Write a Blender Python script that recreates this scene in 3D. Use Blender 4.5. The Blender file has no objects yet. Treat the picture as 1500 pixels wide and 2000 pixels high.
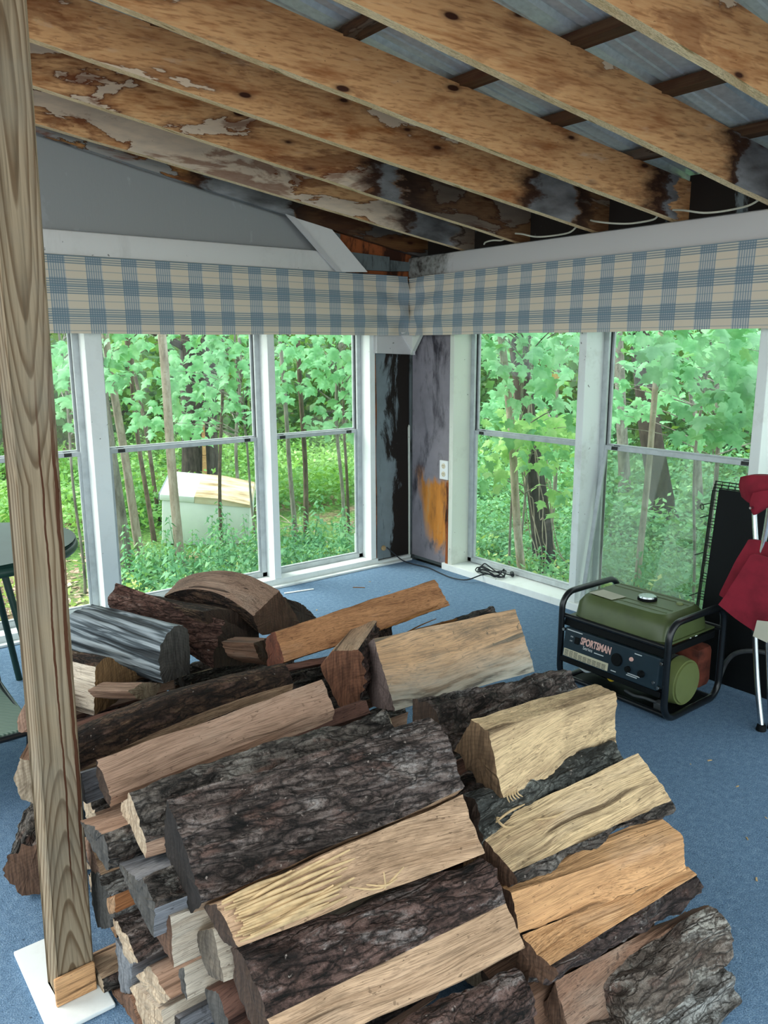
import bpy, bmesh, math, random
import numpy as np
from mathutils import Vector, Matrix, noise

# ---------------------------------------------------------------- camera, light, exposure
sc = bpy.context.scene
col = sc.collection
cam_d = bpy.data.cameras.new('camera'); cam = bpy.data.objects.new('camera', cam_d); col.objects.link(cam)
cam_d.sensor_fit = 'VERTICAL'; cam_d.sensor_height = 24.0; cam_d.lens = 18.7255
cam_d.clip_start = 0.02; cam_d.clip_end = 300
cam.matrix_world = Matrix(((0.789042, 0.129023, -0.600637, -3.674774), (-0.614323, 0.158701, -0.772930, -4.415184), (-0.004404, 0.978860, 0.204484, 1.550000), (0.000000, 0.000000, 0.000000, 1.000000)))
sc.camera = cam

world = bpy.data.worlds.new('overcast_sky'); sc.world = world; world.use_nodes = True
wn = world.node_tree; wn.nodes.clear()
w_out = wn.nodes.new('ShaderNodeOutputWorld'); w_bg = wn.nodes.new('ShaderNodeBackground')
w_tc = wn.nodes.new('ShaderNodeTexCoord'); w_sep = wn.nodes.new('ShaderNodeSeparateXYZ'); w_ramp = wn.nodes.new('ShaderNodeValToRGB')
w_ramp.color_ramp.elements[0].position = 0.0; w_ramp.color_ramp.elements[0].color = (0.74, 0.86, 0.88, 1)
w_ramp.color_ramp.elements[1].position = 1.0; w_ramp.color_ramp.elements[1].color = (0.92, 1.0, 1.03, 1)
wn.links.new(w_tc.outputs['Generated'], w_sep.inputs[0]); wn.links.new(w_sep.outputs[2], w_ramp.inputs[0])
wn.links.new(w_ramp.outputs[0], w_bg.inputs[0]); w_bg.inputs[1].default_value = 1.2
wn.links.new(w_bg.outputs[0], w_out.inputs[0])

sun_d = bpy.data.lights.new('soft_sun', 'SUN'); sun_d.energy = 2.4; sun_d.angle = math.radians(40); sun_d.color = (1.0, 0.96, 0.88)
sun = bpy.data.objects.new('soft_sun', sun_d); col.objects.link(sun)
sun.rotation_euler = Vector((0.44, -0.50, -0.74)).to_track_quat('-Z', 'Y').to_euler()

vs = sc.view_settings
vs.view_transform = 'Standard'; vs.look = 'None'; vs.gamma = 1.0; vs.use_curve_mapping = False
vs.exposure = 1.42

R = random.Random(11)

# ---------------------------------------------------------------- materials
def lin(h):
    h = h.lstrip('#'); v = [int(h[i:i+2], 16)/255 for i in (0, 2, 4)]
    return tuple(c/12.92 if c <= 0.04045 else ((c+0.055)/1.055)**2.4 for c in v) + (1.0,)

class G:
    def __init__(s, name):
        s.m = bpy.data.materials.new(name); s.m.use_nodes = True; s.t = s.m.node_tree; s.t.nodes.clear()
        s.out = s.n('OutputMaterial'); s.b = s.n('BsdfPrincipled'); s.l(s.b.outputs[0], s.out.inputs[0])
        s.b.inputs['Specular IOR Level'].default_value = 0.3
    def n(s, t, **p):
        x = s.t.nodes.new('ShaderNode'+t)
        for k, v in p.items(): setattr(x, k, v)
        return x
    def l(s, a, b): s.t.links.new(a, b)
    def put(s, v, sock):
        if hasattr(v, 'links'): s.l(v, sock)
        elif v is not None: sock.default_value = v
    def co(s, rnd=True):
        c = s.n('TexCoord').outputs['Object']
        if rnd:
            r = s.n('ObjectInfo').outputs['Random']; a = s.n('VectorMath', operation='MULTIPLY_ADD')
            cb = s.n('CombineXYZ'); [s.l(s.math('MULTIPLY', r, k), cb.inputs[i]) for i, k in enumerate((17.0, 31.0, 53.0))]
            s.l(c, a.inputs[0]); a.inputs[1].default_value = (1, 1, 1); s.l(cb.outputs[0], a.inputs[2]); c = a.outputs[0]
        return c
    def sc(s, v, k):
        a = s.n('VectorMath', operation='MULTIPLY'); s.l(v, a.inputs[0]); a.inputs[1].default_value = k if isinstance(k, tuple) else (k, k, k); return a.outputs[0]
    def noise(s, v, scale=1.0, detail=4.0, rough=0.55, dist=0.0):
        x = s.n('TexNoise'); s.l(v, x.inputs['Vector']); x.inputs['Scale'].default_value = scale; x.inputs['Detail'].default_value = detail
        x.inputs['Roughness'].default_value = rough; x.inputs['Distortion'].default_value = dist; return x.outputs[0]
    def vor(s, v, scale=1.0, feat='F1', rand=1.0):
        x = s.n('TexVoronoi', feature=feat); s.l(v, x.inputs['Vector']); x.inputs['Scale'].default_value = scale; x.inputs['Randomness'].default_value = rand; return x.outputs['Distance']
    def ramp(s, f, st, mode='LINEAR'):
        x = s.n('ValToRGB'); s.l(f, x.inputs[0]); e = x.color_ramp.elements; x.color_ramp.interpolation = mode
        while len(e) < len(st): e.new(0.5)
        for q, (p, c) in zip(e, st): q.position = p; q.color = c if isinstance(c, tuple) else (c, c, c, 1)
        return x.outputs[0]
    def mix(s, f, a, b, mode='MIX'):
        x = s.n('MixRGB', blend_type=mode); s.put(f, x.inputs[0]); s.put(a, x.inputs[1]); s.put(b, x.inputs[2]); return x.outputs[0]
    def math(s, op, a, b=None, c=None):
        x = s.n('Math', operation=op)
        for i, v in enumerate((a, b, c)): s.put(v, x.inputs[i])
        return x.outputs[0]
    def xyz(s, v):
        x = s.n('SeparateXYZ'); s.l(v, x.inputs[0]); return x.outputs
    def bump(s, h, st=0.5, d=0.01):
        x = s.n('Bump'); s.l(h, x.inputs['Height']); x.inputs['Strength'].default_value = st; x.inputs['Distance'].default_value = d; s.l(x.outputs[0], s.b.inputs['Normal'])
    def fin(s, c, rough=0.7, metal=0.0, spec=None):
        s.put(c, s.b.inputs['Base Color']); s.put(rough, s.b.inputs['Roughness']); s.b.inputs['Metallic'].default_value = metal
        if spec is not None: s.b.inputs['Specular IOR Level'].default_value = spec
        return s.m
M = {}

def plain(name, c, rough=0.5, metal=0.0, var=0.12, sc_=6.0, spec=None, bump=0.0):
    g = G(name); v = g.co(); n = g.noise(v, sc_, 5)
    k = lin(c); d = tuple(x*(1-var*2.2) for x in k[:3])+(1,); u = tuple(min(1, x*(1+var)) for x in k[:3])+(1,)
    m = g.fin(g.ramp(n, [(0.25, d), (0.55, k), (0.8, u)]), rough, metal, spec)
    if bump: g.bump(g.noise(v, sc_*20, 3), bump, 0.002)
    M[name] = m; return m

def wood(name, c1, c2, dark, spots=0.35, weather=0.0, rough=0.75):
    g = G(name); v = g.co()
    warp = g.noise(g.sc(v, (1.8, 5, 5)), 1.0, 2); wv = g.n('VectorMath', operation='MULTIPLY_ADD'); g.l(warp, wv.inputs[0]); wv.inputs[1].default_value = (0, .07, .07); g.l(v, wv.inputs[2]); v2 = wv.outputs[0]
    fib = g.noise(g.sc(v2, (1.1, 70, 70)), 1.0, 3, 0.6)
    fine = g.noise(g.sc(v2, (3.2, 260, 260)), 1.0, 2, 0.55)
    broad = g.noise(g.sc(v2, (.9, 13, 13)), 1.0, 3, 0.6)
    tone = g.noise(g.sc(v, (2.5, 7, 7)), 1.0, 5, .6)
    hi = tuple(min(1, x*1.22) for x in lin(c1)[:3])+(1,)
    c = g.ramp(g.math('ADD', g.math('MULTIPLY', fib, .5), g.math('MULTIPLY', broad, .5)), [(0.33, lin(c2)), (0.5, lin(c1)), (0.66, hi)])
    c = g.mix(g.ramp(tone, [(0.32, .7), (0.52, 0.0)]), c, lin(c2)); c = g.mix(g.ramp(tone, [(0.55, 0.0), (0.72, .45)]), c, g.mix(.5, hi, lin('#d8cdbd')))
    c = g.mix(g.ramp(fine, [(0.30, .5), (0.48, 0.0)]), c, lin(dark))
    crack = g.noise(g.sc(v2, (.75, 46, 46)), 1.0, 1, 0.4)
    c = g.mix(g.ramp(crack, [(0.27, .85), (0.34, 0.0)]), c, lin(dark))
    st = g.noise(g.sc(v, (3.5, 9, 9)), 1.0, 6, 0.7)
    c = g.mix(g.ramp(st, [(0.54, 0.0), (0.70, spots)]), c, lin(dark))
    vf = g.noise(g.sc(v2, (16, 620, 620)), 1.0, 2, .6); c = g.mix(g.ramp(vf, [(0.34, .5), (0.5, 0.0)]), c, lin(dark)); c = g.mix(g.ramp(vf, [(0.58, 0.0), (0.72, .5)]), c, hi)
    c = g.mix(g.ramp(g.noise(g.sc(v, (60, 150, 150)), 1.0, 3, .6), [(0.66, 0.0), (0.71, .7)]), c, lin(dark))
    sp = g.noise(v, 34.0, 3, 0.5)
    c = g.mix(g.ramp(sp, [(0.68, 0.0), (0.71, spots)]), c, lin(dark))
    h = g.math('ADD', g.math('MULTIPLY', fib, 1.0), g.math('ADD', g.math('ADD', g.math('MULTIPLY', fine, .4), g.math('MULTIPLY', vf, .25)), g.math('MULTIPLY', g.ramp(crack, [(0.25, 0.0), (0.36, 1.0)]), .6)))
    if name == 'w_moldtan':
        zz = g.math('ADD', g.xyz(g.co(False))[2], g.math('MULTIPLY', g.math('SUBTRACT', tone, .5), .16))
        mo = g.ramp(g.noise(g.sc(v2, (6, 40, 40)), 1.0, 4, .6), [(.38, lin('#5f5d57')), (.5, lin('#a9a496')), (.65, lin('#c3bdb0'))])
        c = g.mix(g.ramp(g.math('ADD', zz, .5), [(.46, .95), (.56, 0.0)]), c, mo)
    m = g.fin(c, rough); g.bump(h, 0.7, 0.007); M[name] = m; return m

def bark(name, c1, c2, light, lich=0.5, dark='#171310', flake='#8b6b60'):
    g = G(name); v = g.co()
    ridge = g.noise(g.sc(v, (6, 30, 30)), 1.0, 6, 0.72, 0.8)
    fine = g.noise(v, 85.0, 5, 0.75)
    big = g.noise(g.sc(v, (5, 12, 12)), 1.0, 5, 0.65)
    c = g.ramp(ridge, [(0.37, lin(dark)), (0.47, lin(c1)), (0.57, lin(c2)), (0.69, lin(light))])
    c = g.mix(g.ramp(big, [(0.36, .75), (0.52, 0.0)]), c, lin(dark))
    c = g.mix(g.ramp(g.noise(g.sc(v, (9, 24, 24)), 1.0, 4, .6), [(0.56, 0.0), (0.66, .6)]), c, lin(flake))
    pn = g.noise(g.sc(v, (5, 13, 13)), 1.0, 8, 0.78)
    c = g.mix(g.ramp(pn, [(0.49+.12*(1-lich), 0.0), (0.58+.1*(1-lich), min(1, lich+.2))]), c, lin(light))
    wv = g.n('VectorMath', operation='MULTIPLY_ADD'); wn_ = g.n('TexNoise'); g.l(g.sc(v, (14, 30, 30)), wn_.inputs['Vector']); wn_.inputs['Scale'].default_value = 1.0; wn_.inputs['Detail'].default_value = 4; g.l(wn_.outputs['Color'], wv.inputs[0]); wv.inputs[1].default_value = (.09, .045, .045); g.l(v, wv.inputs[2])
    pe = g.vor(g.sc(wv.outputs[0], (11, 42, 42)), 1.0, 'DISTANCE_TO_EDGE'); c = g.mix(g.ramp(pe, [(0.0, .75), (.04, .4), (.10, 0.0)]), c, lin(dark))
    c = g.mix(g.ramp(fine, [(0.36, .8), (0.52, 0.0)]), c, lin(dark))
    c = g.mix(g.ramp(g.noise(v, 60.0, 2), [(0.70, 0.0), (0.74, .8)]), c, lin('#c3b4aa'))
    h = g.math('ADD', g.math('ADD', g.math('MULTIPLY', ridge, 1.1), g.math('MULTIPLY', fine, .6)), g.math('MULTIPLY', g.ramp(pe, [(0.0, 0.0), (.16, 1.0)]), .55))
    m = g.fin(c, 0.85); g.bump(h, 1.0, 0.028); M[name] = m; return m

def endgrain(name, c1, c2, dark):
    g = G(name); v = g.co(False); x, y, z = g.xyz(v)
    w = g.noise(v, 12.0, 3); rr = g.math('ADD', g.math('SQRT', g.math('ADD', g.math('POWER', g.math('ADD', y, .05), 2.0), g.math('POWER', g.math('ADD', z, .09), 2.0))), g.math('MULTIPLY', w, .03))
    ring = g.math('FRACT', g.math('MULTIPLY', rr, 95.0))
    saw = g.noise(g.sc(g.co(), (30, 160, 14)), 1.0, 3)
    c = g.mix(g.ramp(ring, [(0.0, .55), (0.35, 0.0), (1.0, .3)]), lin(c1), lin(c2))
    c = g.mix(g.ramp(saw, [(0.3, .7), (0.6, 0.0)]), c, lin(dark))
    c = g.mix(g.ramp(g.noise(g.co(), 14.0, 5, .7), [(0.5, 0.0), (0.75, .7)]), c, lin(dark))
    m = g.fin(c, 0.85); g.bump(g.math('ADD', g.math('MULTIPLY', saw, 1.0), g.math('MULTIPLY', ring, .25)), 0.6, 0.005); M[name] = m; return m

wood('w_tan', '#c3a284', '#9a7b60', '#453221', .5); wood('w_pinktan', '#b89680', '#94745f', '#4a3527', .4); wood('w_cream', '#d6b990', '#ab8d6d', '#4f3c29', .5)
wood('w_orangetan', '#d3a273', '#b2835a', '#5f4229', .25); wood('w_honey', '#ab7b54', '#875a3b', '#44291a', .35); wood('w_moldtan', '#cea680', '#b08c69', '#57544c', .75)
wood('w_redwood', '#77564a', '#573a30', '#241613', .5); wood('w_brown', '#8a6854', '#614535', '#211713', .5); wood('w_brownpink', '#a58672', '#7d6253', '#33251e', .4)
wood('w_pale', '#d2c4b2', '#ad9984', '#6b5a4b', .2); wood('w_orange', '#b1764b', '#8f5531', '#4a2b1a', .3); wood('w_graywood', '#84858a', '#5d5c5f', '#232326', .4)
bark('k_darkbark', '#63544f', '#908079', '#bdb5b1', .55); bark('k_redbark', '#6a524b', '#93756c', '#bab0ab', .48); bark('k_graybark', '#655c56', '#8b827a', '#b0aaa2', .55)
bark('k_blackwood', '#4a362b', '#705442', '#a68a6c', .4, '#1d1511'); bark('k_mottlebark', '#5a5b57', '#82847f', '#b4b6ae', .6, '#2a2a27', '#7d7c76'); bark('k_lichen', '#8d8781', '#b5b1ac', '#dddcd8', .95, '#4d4742', '#a59c95')
bark('k_lichenbark', '#84756a', '#a39488', '#d0cac0', .8, '#463b34'); bark('k_purplebark', '#5d4d4a', '#7b6660', '#b9b3ae', .45, '#2b2220'); bark('k_redrough', '#7a564b', '#9c7567', '#b39a8e', .35, '#3a2620')
for n_, a in dict(dark=('#4a3a30', '#33261f', '#17110e'), black=('#2c2725', '#1d1917', '#0c0a09'), pale=('#b9a68f', '#9a8368', '#5b4837'), graydark=('#55524e', '#403d3b', '#1f1d1c'), tan=('#a58262', '#84644a', '#4a3628'),
                  pinktan=('#ab8a76', '#8d6c59', '#553d31'), brown=('#6d5140', '#523a2d', '#291c15'), browngrain=('#7a6149', '#5e4733', '#33251a'), redend=('#70412f', '#552c20', '#251511'),
                  mauve=('#7b6a66', '#63524e', '#2f2524'), redgrain=('#7d5540', '#5f3c2b', '#2b1912'), ochre=('#8b6d4b', '#6f5438', '#3d2d1e'), graygrain=('#6f6559', '#574d43', '#332b25'), graywood=('#7e8084', '#64666a', '#333437')).items(): endgrain('e_'+n_, *a)
def weathered():
    g = G('w_weather'); v = g.co()
    a = g.noise(g.sc(v, (1.5, 48, 48)), 1.0, 2, .5, .5); b = g.noise(g.sc(v, (4, 90, 90)), 1.0, 3)
    s_ = g.math('ADD', g.math('MULTIPLY', a, .75), g.math('MULTIPLY', b, .25))
    c = g.ramp(s_, [(0.40, lin('#23272b')), (0.47, lin('#4d555b')), (0.53, lin('#8f979c')), (0.66, lin('#a9b0b4'))])
    M['w_weather'] = g.fin(c, 0.6); g.bump(s_, 1.0, 0.012)
weathered()

def white_paint(name, c='#dfe5e4', dirt=0.5):
    g = G(name); v = g.co()
    c_ = g.mix(g.ramp(g.noise(v, 5.0, 6, .7), [(0.52, 0.0), (0.8, dirt)]), lin(c), lin('#8f8a80'))
    c_ = g.mix(g.ramp(g.noise(g.sc(v, (8, 8, 1.5)), 1.0, 5, .7), [(0.6, 0.0), (0.78, dirt*.8)]), c_, lin('#6d675e'))
    c_ = g.mix(g.ramp(g.noise(v, 34.0, 2), [(0.74, 0.0), (0.77, .8)]), c_, lin('#4a453f'))
    M[name] = g.fin(c_, 0.45); g.bump(g.noise(v, 60, 3), .12, .002)
white_paint('white_paint'); white_paint('clean_white', '#e6ebea', .2); white_paint('cream_paint', '#d3d8cd', .35); white_paint('header_gray', '#c4c3c4', .25); white_paint('band_white', '#dbdad9', .2)
plain('aluminium', '#b9c0c3', .4, .15, .10, 18); plain('aluminium_dark', '#3b3d3e', .5, .3, .3, 30)
plain('chrome', '#b8bec2', .22, 1.0, .1, 20); plain('black_tube', '#14181c', .3, .0, .2, 12, .5); plain('black_plastic', '#0b0e10', .6, spec=.15); plain('black_wire', '#101413', .4)
plain('olive', '#4d5934', .38, .0, .12, 9, .5); plain('olive_light', '#6c7647', .4, .0, .08, 9, .5); plain('panel_slate', '#22323c', .4, 0, .15, 8); plain('rust', '#6b3527', .8, .1, .4, 14, bump=.3)
plain('engine_gray', '#55585a', .5, .5, .3, 15); plain('yellow_plastic', '#b99b1c', .45); plain('label_cream', '#cfc9ad', .6, 0, .05); plain('print_dark', '#2b2f30', .6); plain('print_white', '#c9ced0', .6, 0, .03); plain('print_red', '#dfb4aa', .6, 0, .05)
plain('red_fabric', '#7d1a2b', .85, 0, .25, 9, bump=.2); plain('paper', '#b7b4a3', .7, 0, .06); plain('cable_white', '#b9b7a8', .6); plain('cord_black', '#20242b', .5)
plain('outlet_white', '#e2e6e6', .4, 0, .03); plain('outlet_ivory', '#d6cdb4', .4, 0, .03); plain('dark_green', '#1f3a34', .4, 0, .15, 8); plain('foam_tan', '#b59a70', .9, 0, .2, 20)
plain('freezer_white', '#e6eff0', .4, 0, .06, 4); plain('freezer_edge', '#7e8a8e', .5); plain('rope_wood', '#8a6a45', .9); plain('chip_wood', '#c7a878', .8, 0, .25, 30); plain('strand', '#c8ab82', .8, 0, .2, 30); plain('strand_dark', '#8b6037', .8, 0, .2, 30)
def striped():
    g = G('striped_sling'); v = g.co(False); x, y, z = g.xyz(v)
    s_ = g.math('FRACT', g.math('MULTIPLY', g.math('ADD', x, y), 70.0))
    M['striped_sling'] = g.fin(g.mix(g.ramp(s_, [(0.45, 0.0), (0.55, 1.0)]), lin('#5c7468'), lin('#8c9f92')), .8)
striped()
def top_tan():
    g = G('freezer_top'); v = g.co()
    M['freezer_top'] = g.fin(g.ramp(g.noise(g.sc(v, (2, 9, 9)), 1.0, 5, .6), [(0.35, lin('#8d7656')), (0.5, lin('#c9b798')), (0.7, lin('#dfd6c4'))]), .8)
top_tan()

def lumber(name, gs, ge, amt, c1='#d6a574', c2='#a96d3c', dk='#57290f', pale='#d8c4ad'):
    """Rafter wood: pine with water stains that dry to a dark rim, and a grey weathered stretch between gs and ge along its length."""
    g = G(name); v = g.co(False); rv = g.co(); x, y, z = g.xyz(v)
    fib = g.noise(g.sc(rv, (1.4, 40, 26)), 1.0, 5, .6); soft = g.noise(g.sc(rv, (1.1, 5, 5)), 1.0, 5, .6)
    c = g.ramp(g.math('ADD', g.math('MULTIPLY', fib, .55), g.math('MULTIPLY', soft, .45)), [(0.32, lin(c2)), (0.47, lin(c1)), (0.6, lin(c1)), (0.75, lin(pale))])
    c = g.mix(g.ramp(g.noise(g.sc(rv, (2.0, 14, 14)), 1.0, 4), [(0.5, 0.0), (0.72, .75)]), c, lin('#8f4f22'))
    gl_ = g.noise(g.sc(rv, (.35, 120, 110)), 1.0, 2, .5); c = g.mix(g.ramp(gl_, [(0.34, .5), (0.48, 0.0)]), c, lin('#86512a')); c = g.mix(g.ramp(gl_, [(0.56, 0.0), (0.7, .3)]), c, lin('#e3c090'))
    c = g.mix(g.ramp(g.noise(g.sc(rv, (40, 90, 90)), 1.0, 3), [(0.70, 0.0), (0.74, .6)]), c, lin('#5a3219'))
    st = g.math('ADD', g.noise(g.sc(rv, (1.5, 4.5, 5.5)), 1.0, 6, .58, .35), g.math('MULTIPLY', g.noise(g.sc(rv, (5, 55, 55)), 1.0, 3), .09))
    T = .80 - amt*.245
    pl = g.ramp(st, [(T-.006, 0.0), (T, 1.0)])
    c = g.mix(pl, c, g.mix(g.ramp(fib, [(.35, 0.0), (.7, .6)]), lin(pale), lin('#a89c90')) if amt > .7 else lin(pale))
    c = g.mix(g.ramp(st, [(T-.06, 0.0), (T-.012, .55*min(1, amt+.2)), (T-.001, min(1, amt+.15)), (T+.004, 0.0)]), c, lin(dk))
    st2 = g.noise(g.sc(rv, (1.9, 9, 9)), 1.0, 6, .6, .4)
    c = g.mix(g.ramp(st2, [(.60-amt*.06, 0.0), (.66-amt*.06, .75*amt), (.75, .5*amt)]), c, lin('#6b3416'))
    xs = g.math('ADD', x, g.math('MULTIPLY', g.math('SUBTRACT', g.noise(g.sc(rv, (6, 16, 16)), 1.0, 5, .6), .5), .34))
    xn = g.math('MULTIPLY_ADD', xs, .2, 1.0)
    p = lambda q: q*.2+1.0
    gray = g.ramp(xn, [(p(gs)-.001, 0.0), (p(gs)+.004, 1.0), (p(ge)-.004, 1.0), (p(ge)+.004, 0.0)])
    gcol = g.ramp(g.noise(g.sc(rv, (3, 9, 9)), 1.0, 5), [(0.35, lin('#4d4d4d')), (0.6, lin('#85878a')), (.75, lin('#a3a3a2'))])
    c = g.mix(gray, c, gcol)
    c = g.mix(g.ramp(xn, [(p(gs)-.03, 0.0), (p(gs)-.004, 1.0), (p(gs)+.004, .9), (p(gs)+.008, 0.0)]), c, lin('#2e160b'))
    c = g.mix(g.ramp(xn, [(p(ge)-.006, 0.0), (p(ge)+.004, 1.0), (p(ge)+.05, .85), (1.0, .7)]), c, lin('#24130c'))
    kn = g.vor(g.sc(rv, (3.2, 9.0, 9.0)), 1.0)
    c = g.mix(g.ramp(kn, [(0.0, 1.0), (.09, 1.0), (.12, .4), (.2, 0.0)]), c, lin('#3a1a0b'))
    m = g.fin(c, .7); g.bump(fib, .25, .003); M[name] = m; return m
def metal_roof():
    g = G('galvalume'); v = g.co()
    n = g.noise(v, 40.0, 4); c = g.ramp(n, [(0.3, lin('#b4bdc2')), (0.7, lin('#ccd5d9'))])
    c = g.mix(g.ramp(g.noise(g.sc(v, (1, 6, 6)), 1.0, 4), [(0.5, 0.0), (0.8, .4)]), c, lin('#939ca2'))
    M['galvalume'] = g.fin(c, .35, .15)
metal_roof()
def carpet():
    g = G('blue_carpet'); v = g.co(False)
    f = g.noise(v, 260.0, 3, .7); mid = g.noise(v, 45.0, 4, .7); big = g.noise(v, 1.6, 4)
    c = g.ramp(g.math('ADD', g.math('MULTIPLY', f, .7), g.math('MULTIPLY', mid, .3)), [(0.34, lin('#40576f')), (0.5, lin('#6785a3')), (0.66, lin('#98b2ca'))])
    c = g.mix(g.ramp(big, [(0.4, .25), (0.65, 0.0)]), c, lin('#56718d'))
    c = g.mix(g.ramp(g.noise(v, 75.0, 2), [(0.70, 0.0), (0.74, .7)]), c, lin('#1c2733'))
    c = g.mix(g.ramp(g.noise(g.sc(v, 1.03), 110.0, 2), [(0.73, 0.0), (0.76, .8)]), c, lin('#c4d2dd'))
    M['blue_carpet'] = g.fin(c, .9, 0, .2); g.bump(g.math('ADD', f, mid), .7, .006)
carpet()
def plaid(name, x0, z0):
    g = G(name); v = g.co(False); x, y, z = g.xyz(v)
    fx = g.math('FRACT', g.math('ADD', g.math('DIVIDE', g.math('SUBTRACT', x, x0), .19), 50.225))
    fz = g.math('FRACT', g.math('ADD', g.math('DIVIDE', g.math('SUBTRACT', z, z0), .151), 50.27))
    inV = g.math('LESS_THAN', fx, .45); inH = g.math('LESS_THAN', fz, .54)
    sv = g.math('MULTIPLY', inV, g.math('LESS_THAN', g.math('FRACT', g.math('MULTIPLY', fx, 15.6)), .52))
    sh = g.math('MULTIPLY', inH, g.math('LESS_THAN', g.math('FRACT', g.math('MULTIPLY', fz, 13.0)), .5))
    edge = g.math('MAXIMUM', g.math('LESS_THAN', g.math('ABSOLUTE', g.math('SUBTRACT', fz, .27)), .03), g.math('LESS_THAN', g.math('ABSOLUTE', g.math('SUBTRACT', fz, .77)), .014))
    c = g.mix(g.math('MULTIPLY', inV, .5), lin('#dfd3c0'), lin('#b5bfc6'))
    c = g.mix(g.math('MULTIPLY', inH, .22), c, lin('#c3cccb'))
    c = g.mix(g.math('MULTIPLY', sv, .75), c, lin('#7d93a3'))
    c = g.mix(g.math('MULTIPLY', sh, .85), c, lin('#7a8d96'))
    c = g.mix(g.math('MULTIPLY', g.math('MULTIPLY', inV, inH), .32), c, lin('#587791'))
    c = g.mix(g.math('MULTIPLY', edge, .5), c, lin('#74909f'))
    t = g.n('BsdfTranslucent'); g.put(c, t.inputs[0]); mx = g.n('MixShader'); mx.inputs[0].default_value = .12
    m = g.fin(c, .9); g.l(g.b.outputs[0], mx.inputs[1]); g.l(t.outputs[0], mx.inputs[2]); g.l(mx.outputs[0], g.out.inputs[0])
    g.bump(g.noise(v, 500.0, 2), .15, .001); M[name] = m
def glass(name, haze, hc='#b9c4b6'):
    g = G(name); g.t.nodes.remove(g.b)
    tr = g.n('BsdfTransparent'); tr.inputs[0].default_value = (.95, .98, .96, 1); gl = g.n('BsdfGlossy'); gl.inputs['Roughness'].default_value = .02
    fr = g.n('Fresnel'); fr.inputs[0].default_value = 1.5; mx = g.n('MixShader'); bf = g.n('NewGeometry').outputs['Backfacing']; g.l(g.math('MULTIPLY', fr.outputs[0], g.math('SUBTRACT', 1.0, bf)), mx.inputs[0]); g.l(tr.outputs[0], mx.inputs[1]); g.l(gl.outputs[0], mx.inputs[2])
    df = g.n('BsdfDiffuse'); df.inputs[0].default_value = lin(hc); mh = g.n('MixShader')
    n = g.noise(g.co(), 3.0, 5, .6); g.l(g.ramp(n, [(0.3, haze*.6), (0.75, haze*1.4)]), mh.inputs[0]); g.l(mx.outputs[0], mh.inputs[1]); g.l(df.outputs[0], mh.inputs[2]); g.l(mh.outputs[0], g.out.inputs[0])
    M[name] = g.m
glass('pane_glass', .015); glass('dirty_glass', .14, '#868d80')
def post_wood():
    g = G('post_wood'); v = g.co(False); x, y, z = g.xyz(v)
    wob = g.math('SUBTRACT', g.noise(g.sc(v, (8, 8, 1.3)), 1.0, 3, .5), .5)
    u = g.math('ADD', g.math('SUBTRACT', x, g.math('MULTIPLY', z, .018)), g.math('MULTIPLY', wob, .02))
    cone = g.math('MULTIPLY', g.math('POWER', g.math('ABSOLUTE', g.math('DIVIDE', u, .045)), 1.8), 2.6)
    h = g.math('ADD', g.math('MULTIPLY', g.math('MINIMUM', z, .62), 13.0), g.math('MULTIPLY', g.math('POWER', g.math('SUBTRACT', g.math('MAXIMUM', z, 1.25), 2.0), 2.0), 9.0))
    f = g.math('ADD', g.math('ADD', cone, h), g.math('ADD', g.math('MULTIPLY', wob, 3.0), g.math('MULTIPLY', y, 40.0)))
    ring = g.math('FRACT', f)
    c = g.mix(g.ramp(ring, [(0.0, .1), (0.5, .25), (.82, 1.0), (.93, .9), (1.0, .1)]), lin('#9c8b73'), lin('#66523c'))
    fib = g.noise(g.sc(v, (150, 150, 4)), 1.0, 4); c = g.mix(g.ramp(fib, [(0.3, .6), (0.55, 0.0)]), c, lin('#4d4130'))
    c = g.mix(g.ramp(g.noise(v, 6, 4), [(0.45, 0.0), (0.7, .45)]), c, lin('#7f7a6d'))
    w2 = g.math('MULTIPLY', g.math('SUBTRACT', g.noise(g.sc(v, (1, 1, 2.6)), 1.0, 5, .65), .5), .022)
    for x0, wd in ((.008, .0024), (.036, .004)):
        d = g.math('ABSOLUTE', g.math('SUBTRACT', g.math('ADD', g.math('SUBTRACT', x, g.math('MULTIPLY', z, .018)), w2), x0))
        zm = g.ramp(g.math('MULTIPLY', z, .4), [(.08, 0.0), (.14, 1.0), (.52, 1.0), (.62, 0.0)])
        c = g.mix(g.math('MULTIPLY', g.math('LESS_THAN', d, g.math('MULTIPLY', g.noise(g.sc(v, (0, 0, 4)), 1.0, 3), wd*1.8)), zm), c, lin('#4a2a17'))
    M['post_wood'] = g.fin(c, .8); g.bump(g.math('ADD', ring, fib), .3, .004)
post_wood()
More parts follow.
